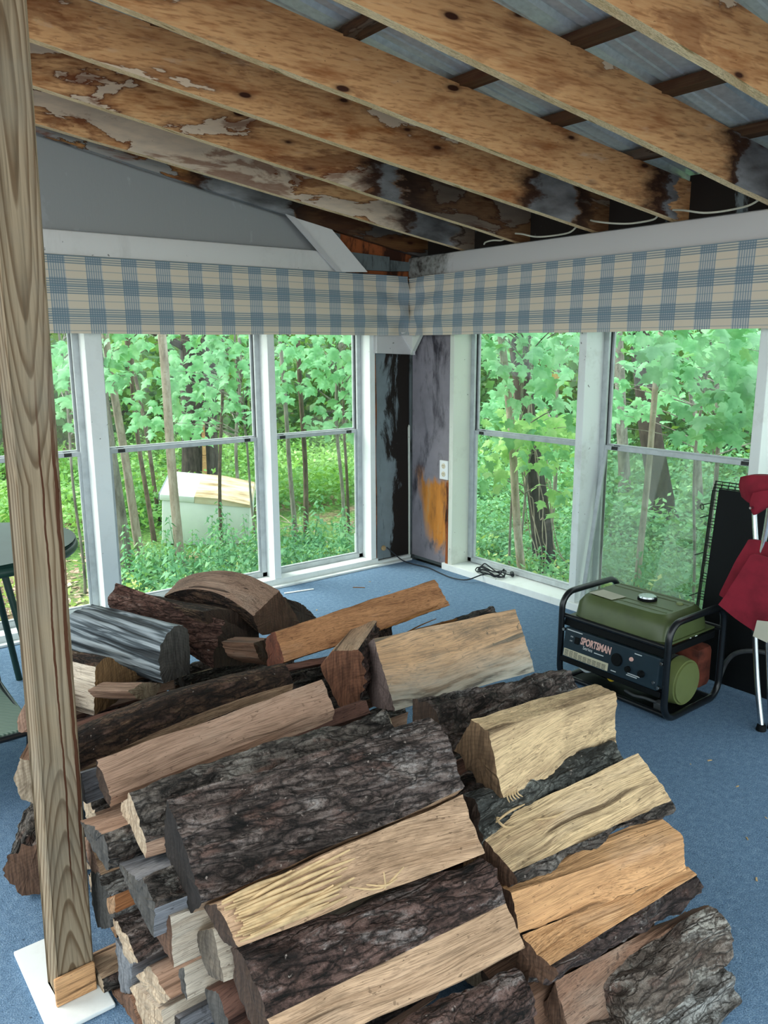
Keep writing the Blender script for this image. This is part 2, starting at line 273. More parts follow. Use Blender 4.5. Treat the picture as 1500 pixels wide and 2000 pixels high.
def mold(name, base, dk, amt, orange=False, z0=.1, z1=.75):
    g = G(name); v = g.co(False); x, y, z = g.xyz(v)
    n = g.noise(g.sc(v, (5, 5, 1.8)), 1.0, 7, .68, .4); n2 = g.noise(g.sc(v, (14, 14, 2.5)), 1.0, 6, .7)
    c = g.ramp(g.noise(v, 7, 5), [(0.3, tuple(q*.75 for q in lin(base)[:3])+(1,)), (0.7, lin(base))])
    if orange:
        zz = g.math('ADD', z, g.math('MULTIPLY', g.math('SUBTRACT', n, .5), .5)); zz = g.math('ADD', zz, 1.0)
        om = g.ramp(g.math('ADD', g.math('SUBTRACT', g.math('MULTIPLY', zz, .35), y), g.math('MULTIPLY', n2, .2)), [(.20, 0.0), (.28, 1.0)]); c = g.mix(g.math('MULTIPLY', om, g.ramp(zz, [(z0, 0.0), (z0+.10, 1.0), (z1-.06, 1.0), (z1, 0.0)])), c, g.ramp(n2, [(0.3, lin('#8c5a2c')), (0.55, lin('#c98237')), (.7, lin('#b98d5c'))]))
    if name == 'mold_black': n = g.math('SUBTRACT', n, g.math('MULTIPLY', x, 1.1))
    c = g.mix(g.ramp(n, [(0.5-amt*.12, 1.0), (0.56-amt*.06, 0.0)]), c, lin(dk))
    c = g.mix(g.ramp(n2, [(0.32, .9), (0.40, 0.0)]), c, lin(dk))
    M[name] = g.fin(c, .8); g.bump(g.math('ADD', n, n2), .35, .005)
mold('mold_black', '#7d898e', '#1f1915', .05); mold('mold_purple', '#8d8890', '#35323a', 1.3, True, .26, .84); mold('gable_gray', '#a3a6a9', '#939697', -.9); mold('gray_board', '#646d6f', '#2b2e2d', 1.0); mold('raw_orange', '#94512a', '#34190d', .4)
def peel():
    g = G('peeling_header'); v = g.co(False); x, y, z = g.xyz(v)
    yy = g.math('ADD', g.math('ADD', y, .55), g.math('MULTIPLY', g.math('SUBTRACT', g.noise(v, 9, 5, .7), .5), .5))
    c = g.mix(g.ramp(yy, [(0.0, 0.0), (.10, 0.0), (.24, 1.0)]), lin('#c3c1c1'), g.ramp(g.noise(v, 16, 5, .7), [(0.35, lin('#3b3531')), (0.5, lin('#83837f')), (0.7, lin('#a3a5a2'))]))
    M['peeling_header'] = g.fin(c, .5)
peel()
def leafmat(name, stops, tr=0.35, scale=6.0):
    g = G(name); n = g.noise(g.co(), scale, 3); c = g.ramp(n, [(p, lin(h)) for p, h in stops])
    t = g.n('BsdfTranslucent'); g.put(g.mix(.5, c, lin('#9fcf4a')), t.inputs[0]); mx = g.n('MixShader'); mx.inputs[0].default_value = tr
    g.fin(c, .5, 0, .35); g.l(g.b.outputs[0], mx.inputs[1]); g.l(t.outputs[0], mx.inputs[2]); g.l(mx.outputs[0], g.out.inputs[0]); M[name] = g.m
leafmat('maple_leaf', [(0.3, '#4f9262'), (0.5, '#73b781'), (0.7, '#9ad6a2')], .40, 1.5)
leafmat('maple_leaf_bright', [(0.3, '#86c070'), (0.5, '#a3d884'), (0.7, '#c4ec9c')], .45, 1.5)
leafmat('herb_leaf', [(0.3, '#3f7d55'), (0.5, '#66a474'), (0.7, '#98c78c')], .30, 2.5)
leafmat('herb_yellow', [(0.3, '#8aab5c'), (0.5, '#b3c974'), (0.7, '#d8da94')], .30, 2.5)
leafmat('fern_leaf', [(0.3, '#42793a'), (0.5, '#6fa454'), (0.7, '#a0cc78')], .33, .8)
leafmat('far_leaf', [(0.3, '#142b18'), (0.5, '#2e5930'), (0.63, '#6da160'), (0.76, '#cdebb4')], .38, .7)  # shadows between leaves and bright lit leaves are put into these stops
leafmat('maple_leaf_pale', [(0.3, '#6fb587'), (0.5, '#97d6a6'), (0.7, '#bdf0c4')], .42, 1.5)
leafmat('litter_leaf', [(0.3, '#8a6a55'), (0.5, '#b59682'), (0.7, '#d6c2b4')], .1, 3)
leafmat('dry_leaf', [(0.3, '#c58743'), (0.6, '#e0a866')], .3)
def trunkmat(name, a, b, d):
    g = G(name); v = g.co(); n = g.noise(g.sc(v, (18, 18, 5)), 1.0, 6, .7); n2 = g.noise(g.sc(v, (30, 30, 60)), 1.0, 3)
    c = g.ramp(n, [(0.3, lin(d)), (0.5, lin(a)), (0.7, lin(b))]); c = g.mix(g.ramp(n2, [(0.62, 0.0), (.7, .5)]), c, lin(d)); M[name] = g.fin(c, .85); g.bump(n, .5, .02)
trunkmat('trunk_pale', '#a99a8c', '#c6baae', '#76685c'); trunkmat('trunk_gray', '#7f7a72', '#a19c94', '#4c4640'); trunkmat('trunk_dark', '#3a3330', '#544a44', '#191614'); trunkmat('trunk_brown', '#5d5044', '#7c6c5c', '#33291f')
def gravel():
    g = G('bounce_gravel'); v = g.co(False); f = g.vor(v, 30.0); M['bounce_gravel'] = g.fin(g.ramp(f, [(0.0, lin('#8e8c86')), (.6, lin('#d2cfc8'))]), .95); g.bump(f, .6, .02)  # kept pale so the added ground throws light upward
gravel()
def ground():
    g = G('forest_floor'); v = g.co(False)
    n = g.noise(v, .7, 6, .65); f = g.noise(v, 22.0, 5, .7)
    gr = g.ramp(f, [(0.3, lin('#2f4a22')), (0.5, lin('#557c38')), (0.7, lin('#87a857'))]); lf = g.ramp(f, [(0.3, lin('#4a3628')), (0.5, lin('#7d6450')), (0.7, lin('#b59f8d'))])
    M['forest_floor'] = g.fin(g.mix(g.math('MAXIMUM', g.ramp(n, [(0.52, 0.0), (0.6, 1.0)]), g.ramp(g.math('ADD', n, g.math('MULTIPLY', g.math('ADD', g.xyz(v)[0], 1.4), -.4)), [(0.5, 0.0), (0.7, 1.0)])), gr, lf), .95); g.bump(f, .8, .05)
ground()

# ---------------------------------------------------------------- mesh helpers
def link(name, me, mat=None, parent=None):
    o = bpy.data.objects.new(name, me); col.objects.link(o)
    if mat is not None:
        for m in (mat if isinstance(mat, (list, tuple)) else [mat]): me.materials.append(M[m] if isinstance(m, str) else m)
    if parent is not None: o.parent = parent
    return o
def empty(name, loc=(0, 0, 0), parent=None, rz=0.0):
    o = bpy.data.objects.new(name, None); col.objects.link(o); o.location = loc; o.rotation_euler[2] = rz; o.empty_display_size = .1
    if parent is not None: o.parent = parent
    return o
def tag(o, label=None, cat=None, group=None, kind=None):
    for k, v in (('label', label), ('category', cat), ('group', group), ('kind', kind)):
        if v: o[k] = v
    return o
class B:
    """Collects shapes for one mesh."""
    def __init__(s): s.v = []; s.f = []; s.m = []
    def add(s, v, f, mi=0):
        o = len(s.v); s.v += [tuple(p) for p in v]; s.f += [tuple(i+o for i in q) for q in f]; s.m += [mi]*len(f); return s
    def box(s, a, b, bev=0.0, mi=0, mtx=None):
        bm = bmesh.new(); bmesh.ops.create_cube(bm, size=1.0)
        for v in bm.verts: v.co = Vector([(a[i]+b[i])/2+v.co[i]*abs(b[i]-a[i]) for i in range(3)])
        if bev: bmesh.ops.bevel(bm, geom=list(bm.edges), offset=bev, segments=2, affect='EDGES', profile=.5)
        return s.bm(bm, mi, mtx)
    def bm(s, bm, mi=0, mtx=None):
        if mtx: bmesh.ops.transform(bm, matrix=mtx, verts=bm.verts)
        bm.verts.index_update(); s.add([v.co[:] for v in bm.verts], [[v.index for v in f.verts] for f in bm.faces], mi); bm.free(); return s
    def cyl(s, p, q, r, r2=None, n=16, mi=0, bev=0.0):
        p, q = Vector(p), Vector(q); d = q-p; bm = bmesh.new()
        bmesh.ops.create_cone(bm, cap_ends=True, segments=n, radius1=r, radius2=r if r2 is None else r2, depth=d.length)
        if bev: bmesh.ops.bevel(bm, geom=[e for e in bm.edges if len(e.link_faces) == 2 and any(len(f.verts) > 4 for f in e.link_faces)], offset=bev, segments=2, affect='EDGES')
        return s.bm(bm, mi, Matrix.Translation((p+q)/2) @ d.to_track_quat('Z', 'Y').to_matrix().to_4x4())
    def tube(s, pts, r, n=10, mi=0, cap=True, closed=False):
        P = [Vector(p) for p in pts]; rs = r if isinstance(r, (list, tuple)) else [r]*len(P); N = len(P); vs_ = []; fs = []; up = None
        for i, p in enumerate(P):
            d = (P[(i+1) % N]-P[i-1]) if closed else (P[min(i+1, N-1)]-P[max(i-1, 0)])
            d.normalize()
            if up is None: up = d.orthogonal().normalized()
            up = (up-d*up.dot(d)).normalized(); w = d.cross(up)
            vs_ += [p+(up*math.cos(a)+w*math.sin(a))*rs[i] for a in [2*math.pi*k/n for k in range(n)]]
        for i in range(N if closed else N-1):
            j = (i+1) % N
            fs += [(i*n+k, i*n+(k+1) % n, j*n+(k+1) % n, j*n+k) for k in range(n)]
        if cap and not closed: fs += [tuple(range(n))[::-1], tuple((N-1)*n+k for k in range(n))]
        return s.add(vs_, fs, mi)
    def prism(s, poly, a, b, axis, mi=0):
        """Polygon of (u, w) pairs extruded along an axis from a to b."""
        def mk(u, w, t): return {0: (t, u, w), 1: (u, t, w), 2: (u, w, t)}[axis]
        n = len(poly); v = [mk(*p, a) for p in poly]+[mk(*p, b) for p in poly]
        return s.add(v, [tuple(range(n))[::-1], tuple(range(n, 2*n))]+[(i, (i+1) % n, n+(i+1) % n, n+i) for i in range(n)], mi)
    def mesh(s, name, smooth=None):
        me = bpy.data.meshes.new(name); me.from_pydata(s.v, [], s.f); me.polygons.foreach_set('material_index', s.m)
        bm = bmesh.new(); bm.from_mesh(me); bmesh.ops.recalc_face_normals(bm, faces=bm.faces); bm.to_mesh(me); bm.free()
        if smooth is not None:
            me.polygons.foreach_set('use_smooth', [True]*len(me.polygons)); me.set_sharp_from_angle(angle=smooth)
        me.update(); return me
    def make(s, name, mat, parent=None, smooth=None, origin=None):
        if origin is not None: s.v = [tuple(a-b for a, b in zip(p, origin)) for p in s.v]
        o = link(name, s.mesh(name, smooth), mat, parent)
        if origin is not None: o.location = origin
        return o
def smooth_path(pts, k=6):
    P = [Vector(p) for p in pts]; out = []
    for i in range(len(P)-1):
        a, b, c, d = P[max(i-1, 0)], P[i], P[i+1], P[min(i+2, len(P)-1)]
        for j in range(k):
            t = j/k; out.append(.5*((2*b)+(c-a)*t+(2*a-5*b+4*c-d)*t*t+(3*b-a-3*c+d)*t**3))
    return out+[P[-1]]
def text_mesh(name, s, size, mat, parent, mtx, depth=.0006, align='LEFT', shear=0.0):
    cu = bpy.data.curves.new('text', 'FONT'); cu.body = s; cu.size = size; cu.extrude = depth; cu.align_x = align; cu.shear = shear; cu.resolution_u = 3; cu.offset = size*.035 if s == 'SPORTSMAN' else 0
    to = bpy.data.objects.new('text', cu); col.objects.link(to); dg = bpy.context.evaluated_depsgraph_get(); me = bpy.data.meshes.new_from_object(to.evaluated_get(dg))
    bpy.data.objects.remove(to); bpy.data.curves.remove(cu)
    me.materials.clear(); o = link(name, me, mat, parent); o.matrix_local = mtx; return o

# ---------------------------------------------------------------- setting: floor, walls, windows, roof
floor = B().add([(-5.4, -6.2, 0), (0, -6.2, 0), (0, 0, 0), (-5.4, 0, 0), (-5.4, -6.2, -.12), (0, -6.2, -.12), (0, 0, -.12), (-5.4, 0, -.12)],
                [(0, 1, 2, 3), (7, 6, 5, 4), (0, 4, 5, 1), (1, 5, 6, 2), (2, 6, 7, 3), (3, 7, 4, 0)]).make('floor', 'blue_carpet'); floor['kind'] = 'structure'
HEAD = 1.78
class Side:
    """Box maker for one wall: u runs along the wall, v goes outwards, z up."""
    def __init__(s, side): s.a = side == 'left'
    def box(s, b, u, v, z, bev=0.003, mi=0):
        p, q = ((u[0], v[0], z[0]), (u[1], v[1], z[1])) if s.a else ((v[0], u[0], z[0]), (v[1], u[1], z[1]))
        return b.box(p, q, bev, mi)
    def make(s, name, u, v, z, mat, parent, bev=0.003):
        c = ((u[0]+u[1])/2, (v[0]+v[1])/2, (z[0]+z[1])/2) if s.a else ((v[0]+v[1])/2, (u[0]+u[1])/2, (z[0]+z[1])/2)
        return s.box(B(), u, v, z, bev).make(name, mat, parent, origin=c)
WA, WB = Side('left'), Side('right')
wall_left = empty('wall_left'); wall_right = empty('wall_right')
wall_left['kind'] = wall_right['kind'] = 'structure'
openA = [(-5.1, -4.28), (-4.19, -3.24), (-3.15, -2.26), (-2.168, -1.15), (-1.10, -.36)]
openB = [(-1.477, -.45), (-2.51, -1.527), (-3.54, -2.56), (-4.57, -3.59), (-5.6, -4.62)]
for u in ((-5.35, -5.1), (-4.28, -4.19), (-3.24, -3.15), (-2.26, -2.168), (-1.15, -1.10), (-.36, -.315)):
    WA.make('mullion', u, (0, .17), (.05, 2.0), 'clean_white', wall_left)
for u in ((-.45, -.41), (-1.527, -1.477), (-2.56, -2.51), (-3.59, -3.54), (-4.62, -4.57), (-6.0, -5.6)):
    WB.make('mullion', u, (0, .22), (.045, 2.0), 'cream_paint' if u[0] > -.5 else 'white_paint', wall_right)
WA.make('sill_board', (-5.35, -.30), (-.004, .17), (-.02, .05), 'white_paint', wall_left)
WA.make('floor_strip', (-5.35, -.02), (-.05, -.005), (0, .014), 'white_paint', wall_left)
WB.make('sill_board', (-6.0, -.36), (-.012, .22), (-.02, .045), 'clean_white', wall_right)
WA.make('window_head', (-5.35, -.32), (.01, .17), (HEAD, 2.0), 'white_paint', wall_left)
WB.make('window_head', (-6.0, -.42), (.01, .22), (HEAD, 2.0), 'white_paint', wall_right)
WA.make('rim_joist', (-5.35, 0), (0.0, .17), (-.45, -.02), 'gray_board', wall_left)
WB.make('rim_joist', (-6.0, .17), (0.0, .22), (-.45, -.02), 'gray_board', wall_right)
# corner panels, swollen and mouldy
pl = WA.make('corner_panel', (-.305, -.004), (.012, .03), (.035, 1.52), 'mold_black', wall_left)
WA.make('corner_panel', (-.32, -.012), (.035, .16), (.0, 2.1), 'gray_board', wall_left)
B().prism([(-.318, .06), (-.306, .05), (-.302, .5), (-.309, .8), (-.300, 1.1), (-.308, 1.49), (-.318, 1.49)], .004, .014, 1).make('splintered_edge', 'raw_orange', wall_left)
WB.make('corner_panel', (-.405, -.006), (.012, .03), (.03, 1.62), 'mold_purple', wall_right)
WB.make('corner_panel', (-.42, .0), (.035, .2), (.0, 2.1), 'gray_board', wall_right)
B().box((.0, .0, -.02), (.2, .17, 2.3), .002).make('corner_stud', 'gray_board', wall_right)
B().prism([(-.412, .04), (-.385, .04), (-.392, .2), (-.381, .35), (-.395, .5), (-.388, .62), (-.412, .62)], -.002, .013, 0).make('splintered_edge', 'raw_orange', wall_right)
B().prism([(-.010, .03), (.0, .03), (-.001, .5), (-.004, .98), (-.011, .99), (-.018, .97), (-.012, .5)], .0, .008, 1).make('split_caulk', 'cream_paint', wall_left)
B().prism([(-.004, .03), (-.006, .0), (-.30, .0), (-.30, .03)], -.012, .012, 1).make('corner_sill', 'white_paint', wall_left)
# box under the valance in the corner
B().prism([(-.325, 1.64), (-.325, 1.497), (-.11, 1.488), (0.0, 1.484), (0.0, 1.64)], -.035, .01, 1).make('corner_soffit', 'header_gray', wall_left)
B().prism([(-.13, 1.635), (-.004, 1.482), (-.004, 1.635)], -.055, -.035, 1).make('soffit_gusset', 'band_white', wall_left)
B().prism([(-.155, 1.64), (-.036, 1.482), (-.036, 1.64)], -.03, .0, 0).make('soffit_gusset', 'cream_paint', wall_right)
# header band and gable
hb = B(); hb.box((-5.35, -.03, 2.007), (-.55, .12, 2.136), .02); hb.make('header_band', 'band_white', wall_left, .6)
B().prism([(-5.35, 2.12), (-.45, 2.12), (-.45, 2.40), (-5.35, 3.28)], .03, .05, 1).make('gable_panel', 'gable_gray', wall_left)
B().prism([(-1.005, 2.318), (-.69, 2.262), (-.413, 2.019), (-.646, 2.008)], -.055, -.03, 1).make('diagonal_board', 'band_white', wall_left)
B().prism([(-1.03, 2.323), (-.965, 2.311), (-.622, 2.008), (-.668, 2.008)], -.064, -.055, 1).make('batten', 'header_gray', wall_left)
for p in ([(-.60, 2.032), (-.21, 2.036), (-.21, 2.128), (-.615, 2.142)], [(-.203, 2.036), (-.004, 2.046), (-.004, 2.102), (-.203, 2.108)], [(-.69, 2.13), (-.61, 2.13), (-.61, 2.243), (-.69, 2.258)]):
    B().prism(p, -.03, -.005, 1).make('filler_board', 'gray_board', wall_left)
B().prism([(-.74, 1.98), (0, 1.98), (0, 2.19), (-.74, 2.27)], -.004, .02, 1).make('filler_board', 'raw_orange', wall_left)
hb = B(); hb.box((-.035, -6.0, 1.995), (.14, -.004, 2.137), .022); hb.make('header_beam', 'peeling_header', wall_right, .6, origin=(0, -.004, 2.06))
# the header's own local y starts at the corner, where its paint peels

def window(idx, S, u, d0, tilt=False, hazy=False):
    """One double-hung aluminium storm window in opening u; d0 is how far out the frame sits."""
    w = empty('window_%d' % idx); w['kind'] = 'structure'
    f = B(); fw = .035; z0, z1 = .05, HEAD; mid = .965
    for k, (v0, v1, e) in enumerate(((0, .018, 0), (.022, .04, .006), (.044, .06, .012))):
        for a, b in ((u[0], u[0]+fw-e), (u[1]-fw+e, u[1])): S.box(f, (a, b), (d0+v0, d0+v1), (z0, z1), .002)
        S.box(f, (u[0], u[1]), (d0+v0, d0+v1), (z0, z0+.03-e*.8), .002)
        S.box(f, (u[0], u[1]), (d0+v0, d0+v1), (z1-.03, z1), .002)
    f.make('frame', 'aluminium', w)
    g = B()
    for a in (u[0]+.004, u[1]-fw+.004): S.box(g, (a, a+fw-.012), (d0+.017, d0+.045), (z0, z1), 0)
    g.make('track_groove', 'aluminium_dark', w)
    def sash(name, zz, v, sw, pane, parent):
        a, b = u[0]+.024, u[1]-.024; s_ = B()
        for q in ((a, a+sw), (b-sw, b)): S.box(s_, q, (v, v+.016), zz, .002)
        S.box(s_, (a, b), (v-.002, v+.018), (zz[0], zz[0]+sw*1.15), .002); S.box(s_, (a, b), (v-.002, v+.018), (zz[1]-sw, zz[1]), .002)
        so = s_.make(name, 'aluminium', parent); pb = B(); S.box(pb, (a+sw*.6, b-sw*.6), (v+.006, v+.010), (zz[0]+sw*.6, zz[1]-sw*.6), 0)
        po = pb.make('pane', pane, so)
        hb_ = B()
        for q in (a+.06, b-.10): S.box(hb_, (q, q+.04), (v-.006, v-.002), (zz[0]+.004, zz[0]+sw*.9) if name == 'upper_sash' else (zz[1]-sw*.9, zz[1]-.004), 0)
        hb_.make('latch', 'aluminium_dark', so)
        return so
    sash('upper_sash', (mid-.005, z1-.01), d0+.034, .022, 'pane_glass', w)
    lo = sash('lower_sash', (z0+.01, mid+.012), d0+.012, .026, 'dirty_glass' if hazy else 'pane_glass', w)
    if tilt:
        pv = Vector((d0+.02, 0, mid)); lo.matrix_world = Matrix.Translation(pv) @ Matrix.Rotation(math.radians(9.5), 4, 'Y') @ Matrix.Translation(-pv)
        sc_ = B(); S.box(sc_, (u[0]+.03, u[1]-.03), (d0+.05, d0+.053), (z0+.02, mid), 0); sc_.make('pane', 'dirty_glass', w)
    return w
for i, u in enumerate(openA): window(i+1, WA, u, .10)
for i, u in enumerate(openB): window(i+6, WB, u, .155, tilt=(i == 1), hazy=(i == 1))

# roof: metal sheets on purlins on rafters
SL = .179; zb = lambda x: 2.15-SL*x
ceiling = empty('ceiling'); ceiling['kind'] = 'structure'
ang = math.atan(SL)
spec = [(-.012, 0.0, .12, -9, -8.9, .8), (-.47, -.143, .95, -.42, -.05, .95), (-.945, -.125, .95, -.95, -.80, .9), (-1.504, -.153, .35, -.42, -.13, .58), (-1.982, -.137, .25, -.10, .5, .55), (-2.49, -.097, .30, -.31, .6, .5),
        (-3.03, -.10, .4, -.5, -.2, .65), (-3.6, -.10, .4, -.3, .3, .4), (-4.2, -.08, .4, -.3, .3, .4), (-4.8, -.06, .4, -.3, .3, .4), (-5.4, -.05, .4, -.3, .3, .4)]
wood('edge_pine_', '#efd4ac', '#d2b184', '#8a7244', .25); M['edge_pine'] = M['edge_pine_']
for i, (y0, sl, amt, gs, ge, am2) in enumerate(spec):
    if i == 0: lumber('lumber_0', -1.55, -1.0, 1.0, '#c0884f', '#8a4f26', '#2c160c', '#84888a')
    else: lumber('lumber_%d' % i, gs, ge, am2 if i < 8 else .4)
    b = B(); L0, L1, th, dp = .16, -5.45, .04, .20; N = 24
    for k in range(N+1):
        x = L0+(L1-L0)*k/N; y = y0+sl*x + .006*math.sin(x*1.7+i); z = zb(x) - (0.015*math.sin((x+2.7)*1.2) if i == 0 else 0)
        nk = .004*noise.noise(Vector((x*9, i*7.3, 0)))
        b.v += [(x, y, z+nk), (x, y-th, z+nk), (x, y-th, z+dp), (x, y, z+dp)]
    b.f += [tuple(4*k+q for q in (a, (a+1) % 4, (a+1) % 4+4, a+4)) for k in range(N) for a in range(4)]+[(3, 2, 1, 0), tuple(4*N+q for q in range(4))]; b.m = [0]*len(b.f)
    for q in range(0, 4*N, 4): b.m[q] = 1 if 0 < i else 0
    b.make('rafter', ['lumber_%d' % i, 'edge_pine'], ceiling, origin=(0, y0, 2.15))
lumber('lumber_p', -9, -8.9, .75, '#9a7350', '#6b4427', '#2c170c', '#a08d78')
for k in range(12):
    x = .26-.5*k-(.02 if k % 3 else 0); b = B()
    b.box((x-.04, -5.6, 0), (x+.04, .12, .04), .002)
    for j, v in enumerate(b.v): b.v[j] = (v[1], v[0], v[2])
    o = b.make('purlin', 'lumber_p', ceiling, origin=(0, x, 0)); o.rotation_euler = (0, 0, math.pi/2); o.location = (x, 0, zb(x)+.2)
    o.scale = (1, 1, 1)
for k in range(7):
    b = B(); ya = .2-.86*k; w_ = .86; prof = []
    for j in range(4):
        y = ya-j*.215
        prof += [(y, 0), (y-.02, .0), (y-.032, .018), (y-.052, .018), (y-.064, 0), (y-.10, 0), (y-.106, .005), (y-.116, .005), (y-.122, 0), (y-.155, 0), (y-.161, .005), (y-.171, .005), (y-.177, 0)]
    prof.append((ya-w_+.002, 0)); n = len(prof)
    for x in (.42, -5.55): b.v += [(x, p[0], zb(x)+.243+p[1]) for p in prof]
    for x in (.42, -5.55): b.v += [(x, p[0], zb(x)+.246+p[1]) for p in prof]
    b.f += [(i, i+1, n+i+1, n+i) for i in range(n-1)]+[(3*n+i, 3*n+i+1, 2*n+i+1, 2*n+i) for i in range(n-1)]; b.m = [0]*len(b.f)
    b.make('roof_sheet', 'galvalume', ceiling)
for i in range(len(spec)-1):
    ya, yb = spec[i][0]-.04, spec[i+1][0]
    B().box((.10, yb+.01, 2.137), (.14, ya-.01, 2.362), .002).make('eave_block', 'mold_black', ceiling)
# the timber post and its base
post = empty('wooden_post', (-3.25, -2.605, .012)); tag(post, 'weathered square timber post with vertical cracks standing beside the firewood pile', 'post')
pb = B(); N = 40
for k in range(N+1):
    z = 2.72*k/N; h = .0445; c = .004
    for sx, sy in ((-1, -1), (1, -1), (1, 1), (-1, 1)):
        for a, b_ in ((h-c, h), (h, h-c)) if sx*sy > 0 else ((h, h-c), (h-c, h)): pb.v.append((sx*a+.018*z, sy*b_, z))
pb.f += [tuple(8*k+q for q in (a, (a+1) % 8, (a+1) % 8+8, a+8)) for k in range(N) for a in range(8)]+[tuple(range(8))[::-1], tuple(8*N+q for q in range(8))]; pb.m = [0]*len(pb.f)
pb.make('shaft', 'post_wood', post)
B().box((-.05, -.055, .0), (.045, -.0446, .075), .003).make('base_shim', 'w_orangetan', post)
pl_ = B().box((-3.335, -2.73, .0005), (-3.185, -2.40, .012), .003).make('base_plate', 'clean_white', origin=(-3.26, -2.56, 0)); tag(pl_, 'white painted flat board lying on the carpet under the timber post', 'board')

# ---------------------------------------------------------------- valances
plaid('plaid_left', -2.387, 2.008); plaid('plaid_right', -2.44, 2.008)
def valance(name, side, label):
    nx, nz = 190, 26; v, f = [], []
    L = 5.2 if side == 'left' else 5.8; x1 = .0
    for s_ in (0, 1):
        for i in range(nx+1):
            t = (i/nx)**1.35; a = (-.062 if side == 'left' else -.03)-L*t
            for j in range(nz+1):
                q = j/nz; fade = math.exp(-(-a)/.35)
                sag = .004*noise.noise(Vector((a*1.5, 3, 0)))
                z = 2.007-.392*q + sag*q - (.012*fade*(1-q) if side == 'right' else .0)
                fold = fade*(.016*math.sin(a*26+q*9)*q+.010*math.sin(a*17-q*14)) + .004*noise.noise(Vector((a*2.2, q*2, 8)))+.003*math.sin(q*3.1)
                d = -.045-.012*q-fold-(.004 if s_ else 0)
                v.append((a, d, z) if side == 'left' else (d, a, z))
    n1 = (nx+1)*(nz+1)
    for s_ in (0, 1):
        for i in range(nx):
            for j in range(nz):
                k = s_*n1+i*(nz+1)+j; f.append((k, k+1, k+nz+2, k+nz+1))
    if side == 'right': v = [(p[1], -p[0], p[2]) for p in v]   # local x runs along the wall; rotated into place below
    b = B().add(v, f); o = b.make(name, 'plaid_'+side, None, 3.0)
    if side == 'right': o.rotation_euler[2] = math.pi/2; 
    return tag(o, label, 'valance')
va = valance('plaid_valance', 'left', 'blue and cream plaid valance across the window wall with the gable above it')
vb = valance('plaid_valance', 'right', 'blue and cream plaid valance on the window wall above the generator')

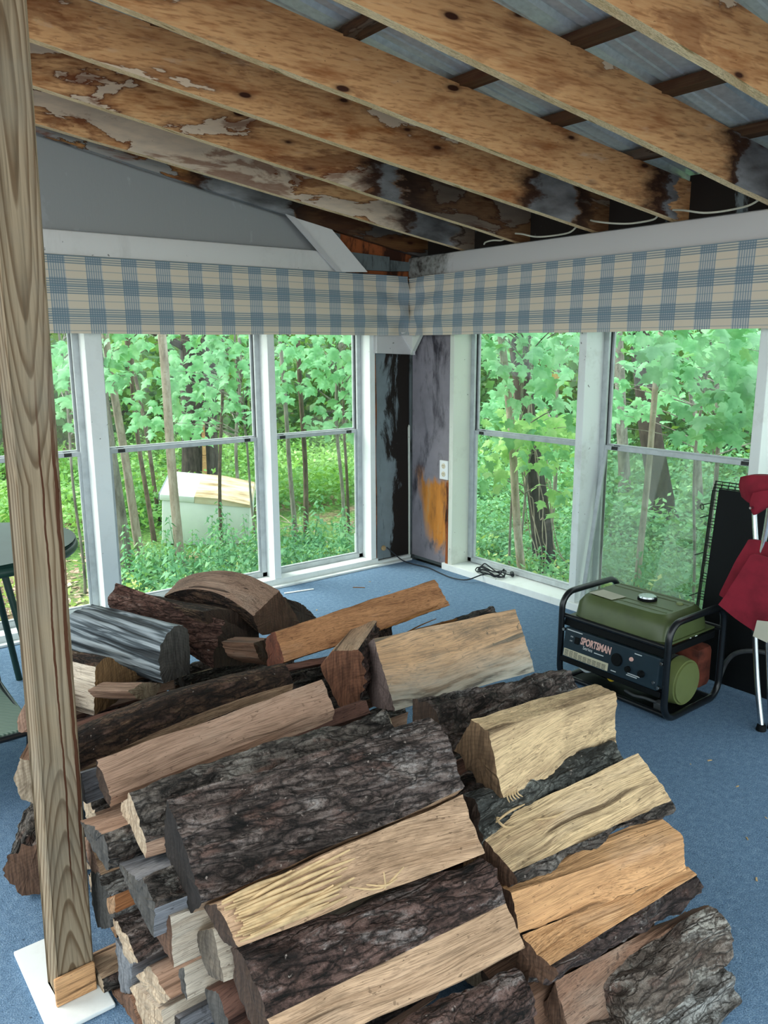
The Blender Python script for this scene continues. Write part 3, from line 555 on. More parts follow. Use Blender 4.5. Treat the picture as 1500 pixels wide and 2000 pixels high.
# ---------------------------------------------------------------- firewood
# name: (label, seed). Each log: left end polygon, right end polygon (metres), kind of every edge, materials, upward bend, bark bulge
LOGS = [
["big_bark", [[-3.13, -3.003, 0.66], [-3.13, -3.147, 0.511], [-3.13, -3.078, 0.44], [-3.13, -2.972, 0.543]], [[-2.6, -3.19, 0.75], [-2.6, -3.302, 0.627], [-2.6, -3.234, 0.556], [-2.6, -3.16, 0.633]], "bsss", "tan darkbark black", 0, 0.03],
["jagged", [[-3.12, -3.191, 0.534], [-3.12, -3.27, 0.493], [-3.12, -3.211, 0.465], [-3.12, -3.135, 0.491]], [[-2.6, -3.299, 0.612], [-2.6, -3.367, 0.509], [-2.6, -3.308, 0.48], [-2.6, -3.243, 0.569]], "ssss", "tan darkbark dark", 0, 0.01],
["second_bark", [[-3.1, -3.228, 0.448], [-3.1, -3.33, 0.375], [-3.1, -3.387, 0.33], [-3.1, -3.337, 0.28], [-3.1, -3.208, 0.358]], [[-2.58, -3.348, 0.477], [-2.58, -3.41, 0.407], [-2.58, -3.472, 0.342], [-2.58, -3.422, 0.292], [-2.58, -3.328, 0.387]], "bsssb", "tan redbark dark", 0, 0.022],
["front_red", [[-3.08, -3.403, 0.319], [-3.08, -3.505, 0.309], [-3.08, -3.495, 0.229], [-3.08, -3.373, 0.219]], [[-2.57, -3.435, 0.267], [-2.57, -3.49, 0.21], [-2.57, -3.48, 0.13], [-2.57, -3.405, 0.167]], "bbss", "redwood redbark dark", 0, 0.01],
["gray_round", [[-3.16, -2.871, 0.625], [-3.16, -2.953, 0.55], [-3.16, -2.943, 0.512], [-3.16, -2.809, 0.551]], [[-2.62, -3.058, 0.718], [-2.62, -3.141, 0.643], [-2.62, -3.131, 0.605], [-2.62, -2.997, 0.644]], "bssb", "pinktan graybark pale", 0, 0.012],
["pink_plank", [[-3.17, -2.698, 0.63], [-3.17, -2.779, 0.575], [-3.17, -2.767, 0.54], [-3.17, -2.698, 0.565]], [[-2.55, -2.684, 0.649], [-2.55, -2.745, 0.584], [-2.55, -2.733, 0.549], [-2.55, -2.684, 0.584]], "ssss", "pinktan graybark dark", 0, 0.02],
["dark_slab", [[-3.17, -2.403, 0.572], [-3.17, -2.503, 0.507], [-3.17, -2.483, 0.462], [-3.17, -2.403, 0.517]], [[-2.48, -2.316, 0.553], [-2.48, -2.414, 0.525], [-2.48, -2.394, 0.48], [-2.48, -2.316, 0.498]], "ksss", "tan blackwood dark", 0.025, 0.032],
["e_blue", [[-3.17, -2.475, 0.491], [-3.17, -2.567, 0.538], [-3.17, -2.589, 0.465], [-3.17, -2.528, 0.452]], [[-2.67, -2.479, 0.491], [-2.67, -2.565, 0.534], [-2.67, -2.585, 0.466], [-2.67, -2.529, 0.454]], "ssss", "graywood graybark black", 0, 0.015],
["e_pinktop", [[-3.22, -2.706, 0.5], [-3.22, -2.87, 0.553], [-3.22, -2.879, 0.47], [-3.22, -2.761, 0.472]], [[-2.72, -2.713, 0.5], [-2.72, -2.865, 0.55], [-2.72, -2.874, 0.472], [-2.72, -2.764, 0.474]], "sbss", "pinktan graybark graydark", 0, 0.015],
["e_slab", [[-3.17, -2.507, 0.33], [-3.17, -2.582, 0.365], [-3.17, -2.653, 0.307], [-3.17, -2.608, 0.275]], [[-2.67, -2.513, 0.329], [-2.67, -2.583, 0.362], [-2.67, -2.649, 0.308], [-2.67, -2.606, 0.278]], "ssss", "tan graybark pinktan", 0, 0.015],
["e_wedge", [[-3.17, -2.487, 0.295], [-3.17, -2.571, 0.279], [-3.17, -2.465, 0.209]], [[-2.67, -2.489, 0.292], [-2.67, -2.567, 0.278], [-2.67, -2.468, 0.213]], "ssb", "graywood graybark pale", 0, 0.015],
["e_tallgray", [[-3.2, -2.892, 0.487], [-3.2, -3.0, 0.508], [-3.2, -3.092, 0.502], [-3.2, -3.066, 0.425], [-3.2, -2.958, 0.444]], [[-2.7, -2.9, 0.456], [-2.7, -3.0, 0.475], [-2.7, -3.085, 0.47], [-2.7, -3.062, 0.399], [-2.7, -2.961, 0.416]], "sbsss", "graywood graybark graydark", 0, 0.015],
["e_lichen", [[-3.175, -2.586, 0.267], [-3.175, -2.687, 0.301], [-3.175, -2.74, 0.276], [-3.175, -2.716, 0.206], [-3.175, -2.601, 0.132], [-3.175, -2.573, 0.181]], [[-2.675, -2.59, 0.264], [-2.675, -2.684, 0.295], [-2.675, -2.734, 0.272], [-2.675, -2.712, 0.207], [-2.675, -2.605, 0.138], [-2.675, -2.578, 0.184]], "bbbsss", "graywood lichen graydark", 0, 0.015],
["e_orange", [[-3.19, -2.75, 0.31], [-3.19, -2.812, 0.357], [-3.19, -2.813, 0.313], [-3.19, -2.76, 0.275]], [[-2.69, -2.753, 0.311], [-2.69, -2.81, 0.354], [-2.69, -2.811, 0.313], [-2.69, -2.762, 0.277]], "ssss", "orange redbark tan", 0, 0.015],
["e_darkbark", [[-3.19, -2.786, 0.282], [-3.19, -2.933, 0.266], [-3.19, -2.875, 0.227], [-3.19, -2.796, 0.259]], [[-2.69, -2.79, 0.281], [-2.69, -2.927, 0.266], [-2.69, -2.874, 0.229], [-2.69, -2.799, 0.259]], "bsss", "graywood darkbark pale", 0, 0.015],
["e_white", [[-3.17, -3.017, 0.468], [-3.17, -3.088, 0.467], [-3.17, -3.087, 0.352], [-3.17, -2.985, 0.371]], [[-2.67, -3.019, 0.394], [-2.67, -3.085, 0.394], [-2.67, -3.084, 0.286], [-2.67, -2.989, 0.304]], "ssss", "pale graybark brown", 0, 0.015],
["e_grain", [[-3.115, -3.053, 0.384], [-3.115, -3.153, 0.451], [-3.115, -3.198, 0.362], [-3.115, -3.125, 0.331], [-3.115, -3.068, 0.363]], [[-2.615, -3.058, 0.293], [-2.615, -3.15, 0.356], [-2.615, -3.192, 0.273], [-2.615, -3.125, 0.244], [-2.615, -3.072, 0.274]], "sssss", "pale graybark graygrain", 0, 0.015],
["e_tan", [[-3.195, -2.571, 0.043], [-3.195, -2.678, 0.049], [-3.195, -2.674, 0.006], [-3.195, -2.562, 0.006]], [[-2.695, -2.574, 0.039], [-2.695, -2.674, 0.044], [-2.695, -2.67, 0.006], [-2.695, -2.566, 0.006]], "sbss", "tan graybark pale", 0, 0.015],
["e_blade", [[-3.17, -2.727, 0.176], [-3.17, -2.839, 0.188], [-3.17, -2.792, 0.076], [-3.17, -2.731, 0.027]], [[-2.67, -2.73, 0.172], [-2.67, -2.835, 0.183], [-2.67, -2.791, 0.079], [-2.67, -2.734, 0.033]], "ssss", "graywood graybark graywood", 0, 0.015],
["e_round", [[-3.165, -2.836, 0.151], [-3.165, -2.93, 0.241], [-3.165, -3.045, 0.243], [-3.165, -2.953, 0.167]], [[-2.665, -2.843, 0.154], [-2.665, -2.931, 0.238], [-2.665, -3.037, 0.24], [-2.665, -2.952, 0.17]], "ssss", "pinktan graybark pale", 0, 0.015],
["e_pale", [[-3.165, -2.784, 0.097], [-3.165, -2.839, 0.125], [-3.165, -2.982, 0.169], [-3.165, -2.998, 0.135], [-3.165, -2.852, 0.017]], [[-2.665, -2.792, 0.097], [-2.665, -2.843, 0.124], [-2.665, -2.976, 0.165], [-2.665, -2.991, 0.133], [-2.665, -2.855, 0.024]], "sssss", "pale graybark pale", 0, 0.015],
["e_white_orange", [[-3.14, -3.032, 0.292], [-3.14, -3.06, 0.316], [-3.14, -3.069, 0.24], [-3.14, -3.044, 0.246]], [[-2.64, -3.033, 0.29], [-2.64, -3.059, 0.313], [-2.64, -3.068, 0.243], [-2.64, -3.045, 0.248]], "ssss", "pale redbark graydark", 0, 0.015],
["e_lowgray", [[-3.14, -2.915, 0.114], [-3.14, -3.024, 0.167], [-3.14, -3.028, 0.123], [-3.14, -2.925, 0.041]], [[-2.64, -2.919, 0.114], [-2.64, -3.02, 0.163], [-2.64, -3.024, 0.122], [-2.64, -2.928, 0.046]], "ssss", "graywood graybark black", 0, 0.015],
["e_lowred", [[-3.1, -3.06, 0.246], [-3.1, -3.134, 0.285], [-3.1, -3.168, 0.252], [-3.1, -3.176, 0.214], [-3.1, -3.108, 0.177]], [[-2.6, -3.065, 0.245], [-2.6, -3.133, 0.282], [-2.6, -3.165, 0.251], [-2.6, -3.172, 0.216], [-2.6, -3.109, 0.181]], "sssss", "redwood graybark graydark", 0, 0.015],
["e_lowbrown", [[-3.175, -2.68, 0.006], [-3.175, -2.817, 0.087], [-3.175, -2.873, 0.036], [-3.175, -2.661, 0.006]], [[-2.675, -2.685, 0.006], [-2.675, -2.813, 0.08], [-2.675, -2.865, 0.033], [-2.675, -2.668, 0.006]], "ssss", "brown redbark brown", 0, 0.015],
["knot_block", [[-2.46, -3.179, 0.7], [-2.46, -3.237, 0.69], [-2.46, -3.288, 0.548], [-2.46, -3.125, 0.594]], [[-1.96, -3.146, 0.636], [-1.96, -3.217, 0.635], [-1.96, -3.229, 0.477], [-1.96, -3.092, 0.53]], "ssbs", "cream darkbark browngrain", 0, 0.015],
["mound_bark", [[-2.42, -2.924, 0.64], [-2.42, -3.04, 0.58], [-2.42, -3.04, 0.52], [-2.42, -2.924, 0.56]], [[-1.8, -2.877, 0.529], [-1.8, -2.965, 0.521], [-1.8, -2.965, 0.461], [-1.8, -2.877, 0.449]], "bbss", "tan darkbark dark", 0, 0.03],
["mottled", [[-2.53, -3.23, 0.554], [-2.53, -3.281, 0.502], [-2.53, -3.261, 0.432], [-2.53, -3.23, 0.464]], [[-2.02, -3.256, 0.533], [-2.02, -3.27, 0.45], [-2.02, -3.25, 0.38], [-2.02, -3.256, 0.443]], "bbbb", "tan mottlebark dark", 0, 0.022],
["curl_split", [[-2.52, -3.269, 0.48], [-2.52, -3.379, 0.437], [-2.52, -3.373, 0.407], [-2.52, -3.269, 0.38]], [[-2.0, -3.323, 0.515], [-2.0, -3.425, 0.431], [-2.0, -3.419, 0.401], [-2.0, -3.323, 0.415]], "sbbs", "cream graybark brown", 0, 0.012],
["orange_block", [[-2.53, -3.327, 0.385], [-2.53, -3.384, 0.394], [-2.53, -3.414, 0.305], [-2.53, -3.327, 0.255]], [[-2.02, -3.402, 0.387], [-2.02, -3.474, 0.365], [-2.02, -3.489, 0.281], [-2.02, -3.402, 0.257]], "ssbs", "orangetan graybark brown", 0, 0.01],
["wavy", [[-2.53, -3.418, 0.312], [-2.53, -3.497, 0.291], [-2.53, -3.51, 0.273], [-2.53, -3.398, 0.202]], [[-2.0, -3.483, 0.275], [-2.0, -3.51, 0.269], [-2.0, -3.511, 0.223], [-2.0, -3.463, 0.165]], "sbbs", "orangetan purplebark brown", 0, 0.012],
["lichen_bark", [[-2.47, -3.433, 0.096], [-2.47, -3.566, 0.089], [-2.47, -3.536, 0.029], [-2.47, -3.464, 0.201]], [[-1.98, -3.538, 0.193], [-1.98, -3.595, 0.118], [-1.98, -3.565, 0.058], [-1.98, -3.473, 0.135]], "bbss", "brown lichenbark brown", 0, 0.02],
["lichen_low", [[-2.47, -3.494, 0.03], [-2.47, -3.664, 0.045], [-2.47, -3.644, 0.006], [-2.47, -3.474, 0.006]], [[-2.0, -3.585, 0.07], [-2.0, -3.649, 0.006], [-2.0, -3.629, 0.006], [-2.0, -3.565, 0.006]], "bbbs", "tan lichen brown", 0, 0.02],
["weathered", [[-2.851, -1.4, 0.55], [-2.732, -1.344, 0.555], [-2.68, -1.32, 0.502], [-2.681, -1.321, 0.355], [-2.854, -1.402, 0.401]], [[-2.701, -1.917, 0.55], [-2.623, -1.881, 0.596], [-2.571, -1.857, 0.543], [-2.572, -1.857, 0.395], [-2.7, -1.917, 0.415]], "wwssw", "graywood weather graydark", 0, 0.01],
["reddish", [[-2.657, -1.398, 0.64], [-2.529, -1.332, 0.547], [-2.474, -1.304, 0.392], [-2.702, -1.42, 0.556]], [[-2.398, -1.786, 0.54], [-2.269, -1.721, 0.447], [-2.215, -1.693, 0.293], [-2.468, -1.822, 0.376]], "sssb", "brown redrough dark", 0, 0.01],
["curved", [[-2.448, -1.349, 0.533], [-2.365, -1.314, 0.576], [-2.236, -1.259, 0.394], [-2.4, -1.329, 0.436]], [[-2.261, -1.761, 0.52], [-2.102, -1.693, 0.576], [-1.973, -1.639, 0.394], [-2.213, -1.74, 0.422]], "sskk", "brownpink blackwood brown", 0.065, 0.01],
["shadow_split", [[-2.55, -3.32, 0.17], [-2.56, -3.43, 0.15], [-2.55, -3.45, 0.03], [-2.55, -3.33, 0.02]], [[-2.05, -3.33, 0.15], [-2.05, -3.43, 0.14], [-2.05, -3.44, 0.03], [-2.05, -3.33, 0.02]], "ssss", "brown redbark dark", 0, 0.01],
["under_arch", [[-2.471, -1.762, 0.582], [-2.325, -1.7, 0.544], [-2.169, -1.634, 0.417], [-2.177, -1.637, 0.274], [-2.366, -1.717, 0.348]], [[-2.635, -1.343, 0.571], [-2.499, -1.285, 0.537], [-2.354, -1.223, 0.418], [-2.362, -1.226, 0.285], [-2.537, -1.301, 0.354]], "kkkkk", "brown blackwood dark", 0, 0.004],  # dark log added under the arch to stand in for its shaded hollow
["small_back", [[-1.961, -1.496, 0.47], [-1.815, -1.412, 0.38], [-1.67, -1.328, 0.25], [-1.829, -1.42, 0.261]], [[-2.151, -1.144, 0.461], [-2.015, -1.066, 0.377], [-1.881, -0.988, 0.256], [-2.029, -1.073, 0.267]], "ssss", "brown graybark dark", 0, 0.015],
["ochre_end", [[-2.905, -1.859, 0.51], [-2.826, -1.822, 0.496], [-2.723, -1.774, 0.404], [-2.806, -1.813, 0.355], [-2.924, -1.868, 0.345]], [[-3.027, -1.585, 0.504], [-2.953, -1.55, 0.491], [-2.858, -1.506, 0.405], [-2.935, -1.542, 0.36], [-3.045, -1.593, 0.35]], "kssss", "pale blackwood ochre", 0, 0.02],
["stripe_end", [[-2.881, -2.088, 0.497], [-2.796, -1.986, 0.469], [-2.681, -1.85, 0.383], [-2.736, -1.915, 0.364], [-2.844, -2.044, 0.446]], [[-2.974, -1.997, 0.493], [-2.895, -1.902, 0.467], [-2.788, -1.775, 0.387], [-2.839, -1.836, 0.369], [-2.94, -1.956, 0.445]], "sssss", "pinktan graybark pale", 0, 0.015],
["long_tan", [[-2.407, -2.189, 0.611], [-2.418, -2.265, 0.53], [-2.396, -2.112, 0.453], [-2.397, -2.113, 0.571]], [[-1.784, -2.286, 0.702], [-1.798, -2.383, 0.629], [-1.776, -2.23, 0.551], [-1.774, -2.21, 0.663]], "ssbs", "honey redbark redend", 0, 0.008],
["thin_bark", [[-2.458, -2.228, 0.508], [-2.461, -2.251, 0.493], [-2.473, -2.333, 0.533], [-2.469, -2.31, 0.54]], [[-2.162, -2.274, 0.509], [-2.164, -2.295, 0.495], [-2.175, -2.371, 0.532], [-2.172, -2.349, 0.539]], "bsss", "redwood redbark redend", 0, 0.015],
["strip_bark", [[-2.099, -2.15, 0.435], [-2.125, -2.295, 0.466], [-2.125, -2.295, 0.406], [-2.098, -2.14, 0.365]], [[-1.459, -2.246, 0.505], [-1.469, -2.306, 0.509], [-1.469, -2.306, 0.449], [-1.457, -2.236, 0.435]], "bbss", "brown graybark dark", 0, 0.012],
["broad_face", [[-2.22, -2.49, 0.632], [-2.251, -2.635, 0.45], [-2.216, -2.471, 0.393], [-2.189, -2.345, 0.532]], [[-1.623, -2.54, 0.62], [-1.649, -2.664, 0.427], [-1.614, -2.5, 0.371], [-1.592, -2.396, 0.521]], "ssss", "moldtan graybark mauve", 0, 0.02],
["ring_end", [[-2.362, -2.393, 0.545], [-2.336, -2.424, 0.599], [-2.282, -2.488, 0.612], [-2.273, -2.499, 0.463], [-2.327, -2.435, 0.416]], [[-2.037, -2.127, 0.544], [-2.013, -2.156, 0.594], [-1.963, -2.216, 0.606], [-1.955, -2.225, 0.468], [-2.005, -2.166, 0.424]], "ssbbs", "tan redbark redgrain", 0, 0.015],
["stub_end", [[-2.421, -2.053, 0.533], [-2.313, -1.963, 0.499], [-2.277, -1.932, 0.374], [-2.385, -2.023, 0.455]], [[-2.493, -1.957, 0.528], [-2.393, -1.873, 0.497], [-2.359, -1.844, 0.38], [-2.459, -1.929, 0.456]], "ssss", "brown graybark brown", 0, 0.015],
["short_stripe", [[-2.371, -2.464, 0.421], [-2.371, -2.645, 0.525], [-2.371, -2.664, 0.49], [-2.371, -2.58, 0.425]], [[-2.721, -2.473, 0.424], [-2.721, -2.641, 0.521], [-2.721, -2.659, 0.489], [-2.721, -2.581, 0.428]], "ssss", "redwood graybark redgrain", 0, 0.015],
["floor_round", [[-3.286, -2.174, 0.115], [-3.265, -2.185, 0.153], [-3.226, -2.206, 0.163], [-3.188, -2.226, 0.134], [-3.188, -2.226, 0.051], [-3.235, -2.201, 0.017], [-3.276, -2.179, 0.048]], [[-3.072, -1.778, 0.114], [-3.052, -1.789, 0.149], [-3.015, -1.808, 0.159], [-2.98, -1.827, 0.131], [-2.98, -1.827, 0.054], [-3.024, -1.804, 0.022], [-3.062, -1.783, 0.051]], "bbbbbbb", "tan graybark brown", 0, 0.01],
["post_peek_low", [[-3.222, -2.032, 0.297], [-3.2, -2.043, 0.361], [-3.154, -2.068, 0.339], [-3.152, -2.069, 0.196], [-3.208, -2.039, 0.228]], [[-3.008, -1.636, 0.296], [-2.988, -1.646, 0.355], [-2.945, -1.669, 0.335], [-2.943, -1.67, 0.202], [-2.996, -1.642, 0.232]], "sssss", "pinktan graybark pale", 0, 0.015],
["post_peek_high", [[-3.153, -1.848, 0.402], [-3.133, -1.859, 0.438], [-3.062, -1.897, 0.437], [-3.056, -1.9, 0.339], [-3.153, -1.848, 0.353]], [[-2.939, -1.453, 0.401], [-2.92, -1.463, 0.435], [-2.854, -1.497, 0.434], [-2.848, -1.501, 0.343], [-2.939, -1.453, 0.356]], "sssss", "tan graybark pinktan", 0, 0.015]]
FILL = [[-2.888, -3.45, 0.066, 0.133, 0.46, 0.062], [-2.865, -3.325, 0.066, -0.089, 0.46, 0.062], [-2.872, -3.175, 0.066, 0.273, 0.46, 0.062], [-2.877, -2.5, 0.066, -1.365, 0.46, 0.062], [-2.877, -2.375, 0.066, -1.406, 0.46, 0.062], [-2.886, -3.25, 0.166, -0.971, 0.46, 0.062], [-2.886, -2.4, 0.191, 0.321, 0.46, 0.062], [-2.871, -2.075, 0.241, -0.142, 0.46, 0.062], [-2.88, -2.4, 0.316, 0.237, 0.46, 0.062], [-2.869, -2.9, 0.341, 0.047, 0.46, 0.062], [-2.881, -2.725, 0.391, -0.365, 0.46, 0.062], [-2.867, -2.075, 0.391, -0.738, 0.46, 0.062], [-2.259, -3.225, 0.066, -0.992, 0.46, 0.062], [-2.253, -3.1, 0.066, -0.834, 0.46, 0.062], [-2.252, -2.975, 0.066, -1.238, 0.46, 0.062], [-2.257, -2.675, 0.066, 1.162, 0.46, 0.062], [-2.242, -2.525, 0.066, 1.134, 0.46, 0.062], [-2.251, -2.375, 0.066, -1.137, 0.46, 0.062], [-2.238, -2.225, 0.066, 0.896, 0.46, 0.062], [-2.264, -2.1, 0.066, 1.409, 0.46, 0.062], [-2.256, -1.95, 0.066, 0.999, 0.46, 0.062], [-2.244, -2.9, 0.166, 0.106, 0.46, 0.062], [-2.256, -2.45, 0.166, -0.102, 0.46, 0.062], [-2.255, -2.3, 0.166, 0.81, 0.46, 0.062], [-2.237, -2.025, 0.166, 1.389, 0.46, 0.062], [-2.245, -1.875, 0.166, 0.601, 0.46, 0.062], [-2.265, -3.225, 0.191, -0.682, 0.46, 0.062], [-2.263, -3.1, 0.191, -0.735, 0.46, 0.062], [-2.243, -2.675, 0.191, -0.132, 0.46, 0.062], [-2.265, -2.175, 0.191, 0.674, 0.46, 0.062], [-2.26, -2.55, 0.241, 0.379, 0.46, 0.062], [-2.252, -3.0, 0.266, -0.383, 0.46, 0.062], [-2.256, -2.375, 0.266, -1.064, 0.46, 0.062], [-2.264, -2.1, 0.291, -0.963, 0.46, 0.062], [-2.259, -1.975, 0.291, -0.74, 0.46, 0.062], [-2.251, -3.225, 0.316, 0.626, 0.46, 0.062], [-2.237, -2.675, 0.316, -0.756, 0.46, 0.062], [-2.252, -2.25, 0.316, 0.676, 0.46, 0.062], [-2.257, -3.1, 0.341, 0.135, 0.46, 0.062], [-2.244, -2.9, 0.341, 0.103, 0.46, 0.062], [-2.747, -1.7, 0.066, -0.475, 0.46, 0.062], [-2.754, -1.55, 0.066, 1.094, 0.46, 0.062], [-2.745, -1.4, 0.066, -1.469, 0.46, 0.062], [-2.762, -1.475, 0.166, 0.066, 0.46, 0.062], [-2.749, -1.375, 0.241, 0.944, 0.46, 0.062], [-2.201, -1.8, 0.066, -1.4, 0.46, 0.062], [-2.19, -1.675, 0.066, -0.856, 0.46, 0.062], [-2.197, -1.55, 0.066, -0.334, 0.46, 0.062], [-2.195, -1.425, 0.066, -0.009, 0.46, 0.062], [-2.209, -1.325, 0.141, 1.08, 0.46, 0.062], [-2.205, -1.75, 0.191, 0.544, 0.46, 0.062], [-2.886, -3.05, 0.048, 1.304, 0.46, 0.044], [-2.867, -2.4, 0.423, -1.291, 0.46, 0.044], [-2.236, -3.0, 0.373, 0.368, 0.46, 0.044], [-2.238, -3.175, 0.423, -0.875, 0.46, 0.044], [-2.762, -1.6, 0.173, -0.968, 0.46, 0.044], [-2.755, -1.55, 0.248, -0.772, 0.46, 0.044], [-2.197, -1.55, 0.173, -0.994, 0.46, 0.044], [-2.205, -1.45, 0.173, -0.119, 0.46, 0.044], [-2.871, -2.625, 0.084, -0.595, 0.46, 0.03], [-2.876, -2.5, 0.159, 0.059, 0.46, 0.03], [-2.874, -3.275, 0.259, 0.202, 0.46, 0.03], [-2.892, -2.825, 0.409, 0.067, 0.46, 0.03], [-2.869, -2.625, 0.409, -0.996, 0.46, 0.03], [-2.739, -1.475, 0.259, -0.528, 0.46, 0.03]]
LBL = {
'big_bark': 'largest split log on the pile, its top one wide slab of dark furrowed bark',
'jagged': 'pale split log with jagged splintered strands along its face, just under the biggest bark slab',
'second_bark': 'wide log with reddish brown bark and pale split front, before the biggest bark slab',
'front_red': 'reddish split log lowest at the near edge of the pile, under the reddish bark log',
'gray_round': 'slim grey-barked log with chipped end between the pink plank and biggest bark slab',
'pink_plank': 'flat pinkish plank-like split log lying between the dark stained slab and the grey-barked log',
'dark_slab': 'long dark brown stained slab log with pale scratches, touching the timber post',
'e_blue': 'small blue-grey block wedged under the dark stained slab beside the post',
'e_pinktop': 'chunky block with a pinkish cut top and grey bark side below the pink plank',
'e_slab': 'thin tan slat standing on edge beside the post in the stack end',
'e_wedge': 'small pale triangular wedge end tight against the post',
'e_tallgray': 'tall grey squared log end with a pale paint-like patch, under the grey-barked log',
'e_lichen': 'grey lichen-covered log end beside the post, behind the small orange block',
'e_orange': 'small orange square-cut block between the lichen-covered end and the dark bark piece',
'e_darkbark': 'dark bark topped log end below the small orange block',
'e_white': 'log end with a bright whitish split front sticking out under the biggest bark slab',
'e_grain': 'log end with grey-brown diagonal end grain below the jagged split log',
'e_tan': 'tan squared log end at floor level next to the foot of the post',
'e_blade': 'thin grey blade-shaped split leaning beside the low tan log end',
'e_round': 'rounded pinkish log end right below the dark bark topped end',
'e_pale': 'pale chipped log end at the bottom of the stack below the rounded pinkish end',
'e_white_orange': 'small split with an orange and white front under the bright whitish log',
'e_lowgray': 'dark grey weathered log end at the bottom of the stack end',
'e_lowred': 'reddish split log end below the diagonal end grain log',
'e_lowbrown': 'brown split log on the carpet at the bottom of the stack end',
'knot_block': 'big cream split block with a knotty swirl and a rough brown end, nearest the generator',
'mound_bark': 'log with lumpy red-black bark behind the big cream block',
'mottled': 'log with mottled grey-green bark lying under the big cream block',
'curl_split': 'cream split log with a loose curled fibre, in front of the big cream block',
'orange_block': 'smooth orange-tan squared split log below the log with the curled fibre',
'wavy': 'split log with wavy swirling grain over purple-grey bark under the orange-tan log',
'lichen_bark': 'log with pale lichen-flecked furrowed bark low at the near side of the pile',
'lichen_low': 'short log crusted with whitish lichen on the carpet at the near edge of the pile',
'weathered': 'silver-grey weathered log with deep wavy grain right behind the post',
'reddish': 'reddish brown rough log between the silver-grey log and the arched log',
'curved': 'arched hollow log on top at the back of the pile by the windows',
'shadow_split': 'dark brown split in the shadow beside the reddish bark log at the near edge',
'under_arch': 'dark log added beneath the arched log to shade its hollow',
'small_back': 'small dark split behind the arched log nearest the window corner',
'ochre_end': 'log with an ochre cut end and curved dark bark under the silver-grey log',
'stripe_end': 'small split with pinkish stripes poking out behind the dark stained slab',
'long_tan': 'long honey-tan board-like log tilted up towards the window corner',
'thin_bark': 'thin reddish bark slab under the end of the long honey-tan log',
'strip_bark': 'grey-barked log with loose stringy fibres behind the broad stained split log',
'broad_face': 'broad tan split log with mould-grey lower half and a mauve cut end',
'ring_end': 'log end with curved brown growth rings beside the broad stained split log',
'stub_end': 'short brown stub at the end of the long honey-tan log',
'short_stripe': 'short striped reddish split between the pink plank and the broad stained split log',
'floor_round': 'round dark log end on the carpet on the far side of the post',
'post_peek_low': 'pale split end peeking out behind the post above the round dark log end',
'post_peek_high': 'narrow pinkish split end peeking out highest behind the post',
}
EK = {'dark': 'e_dark'}
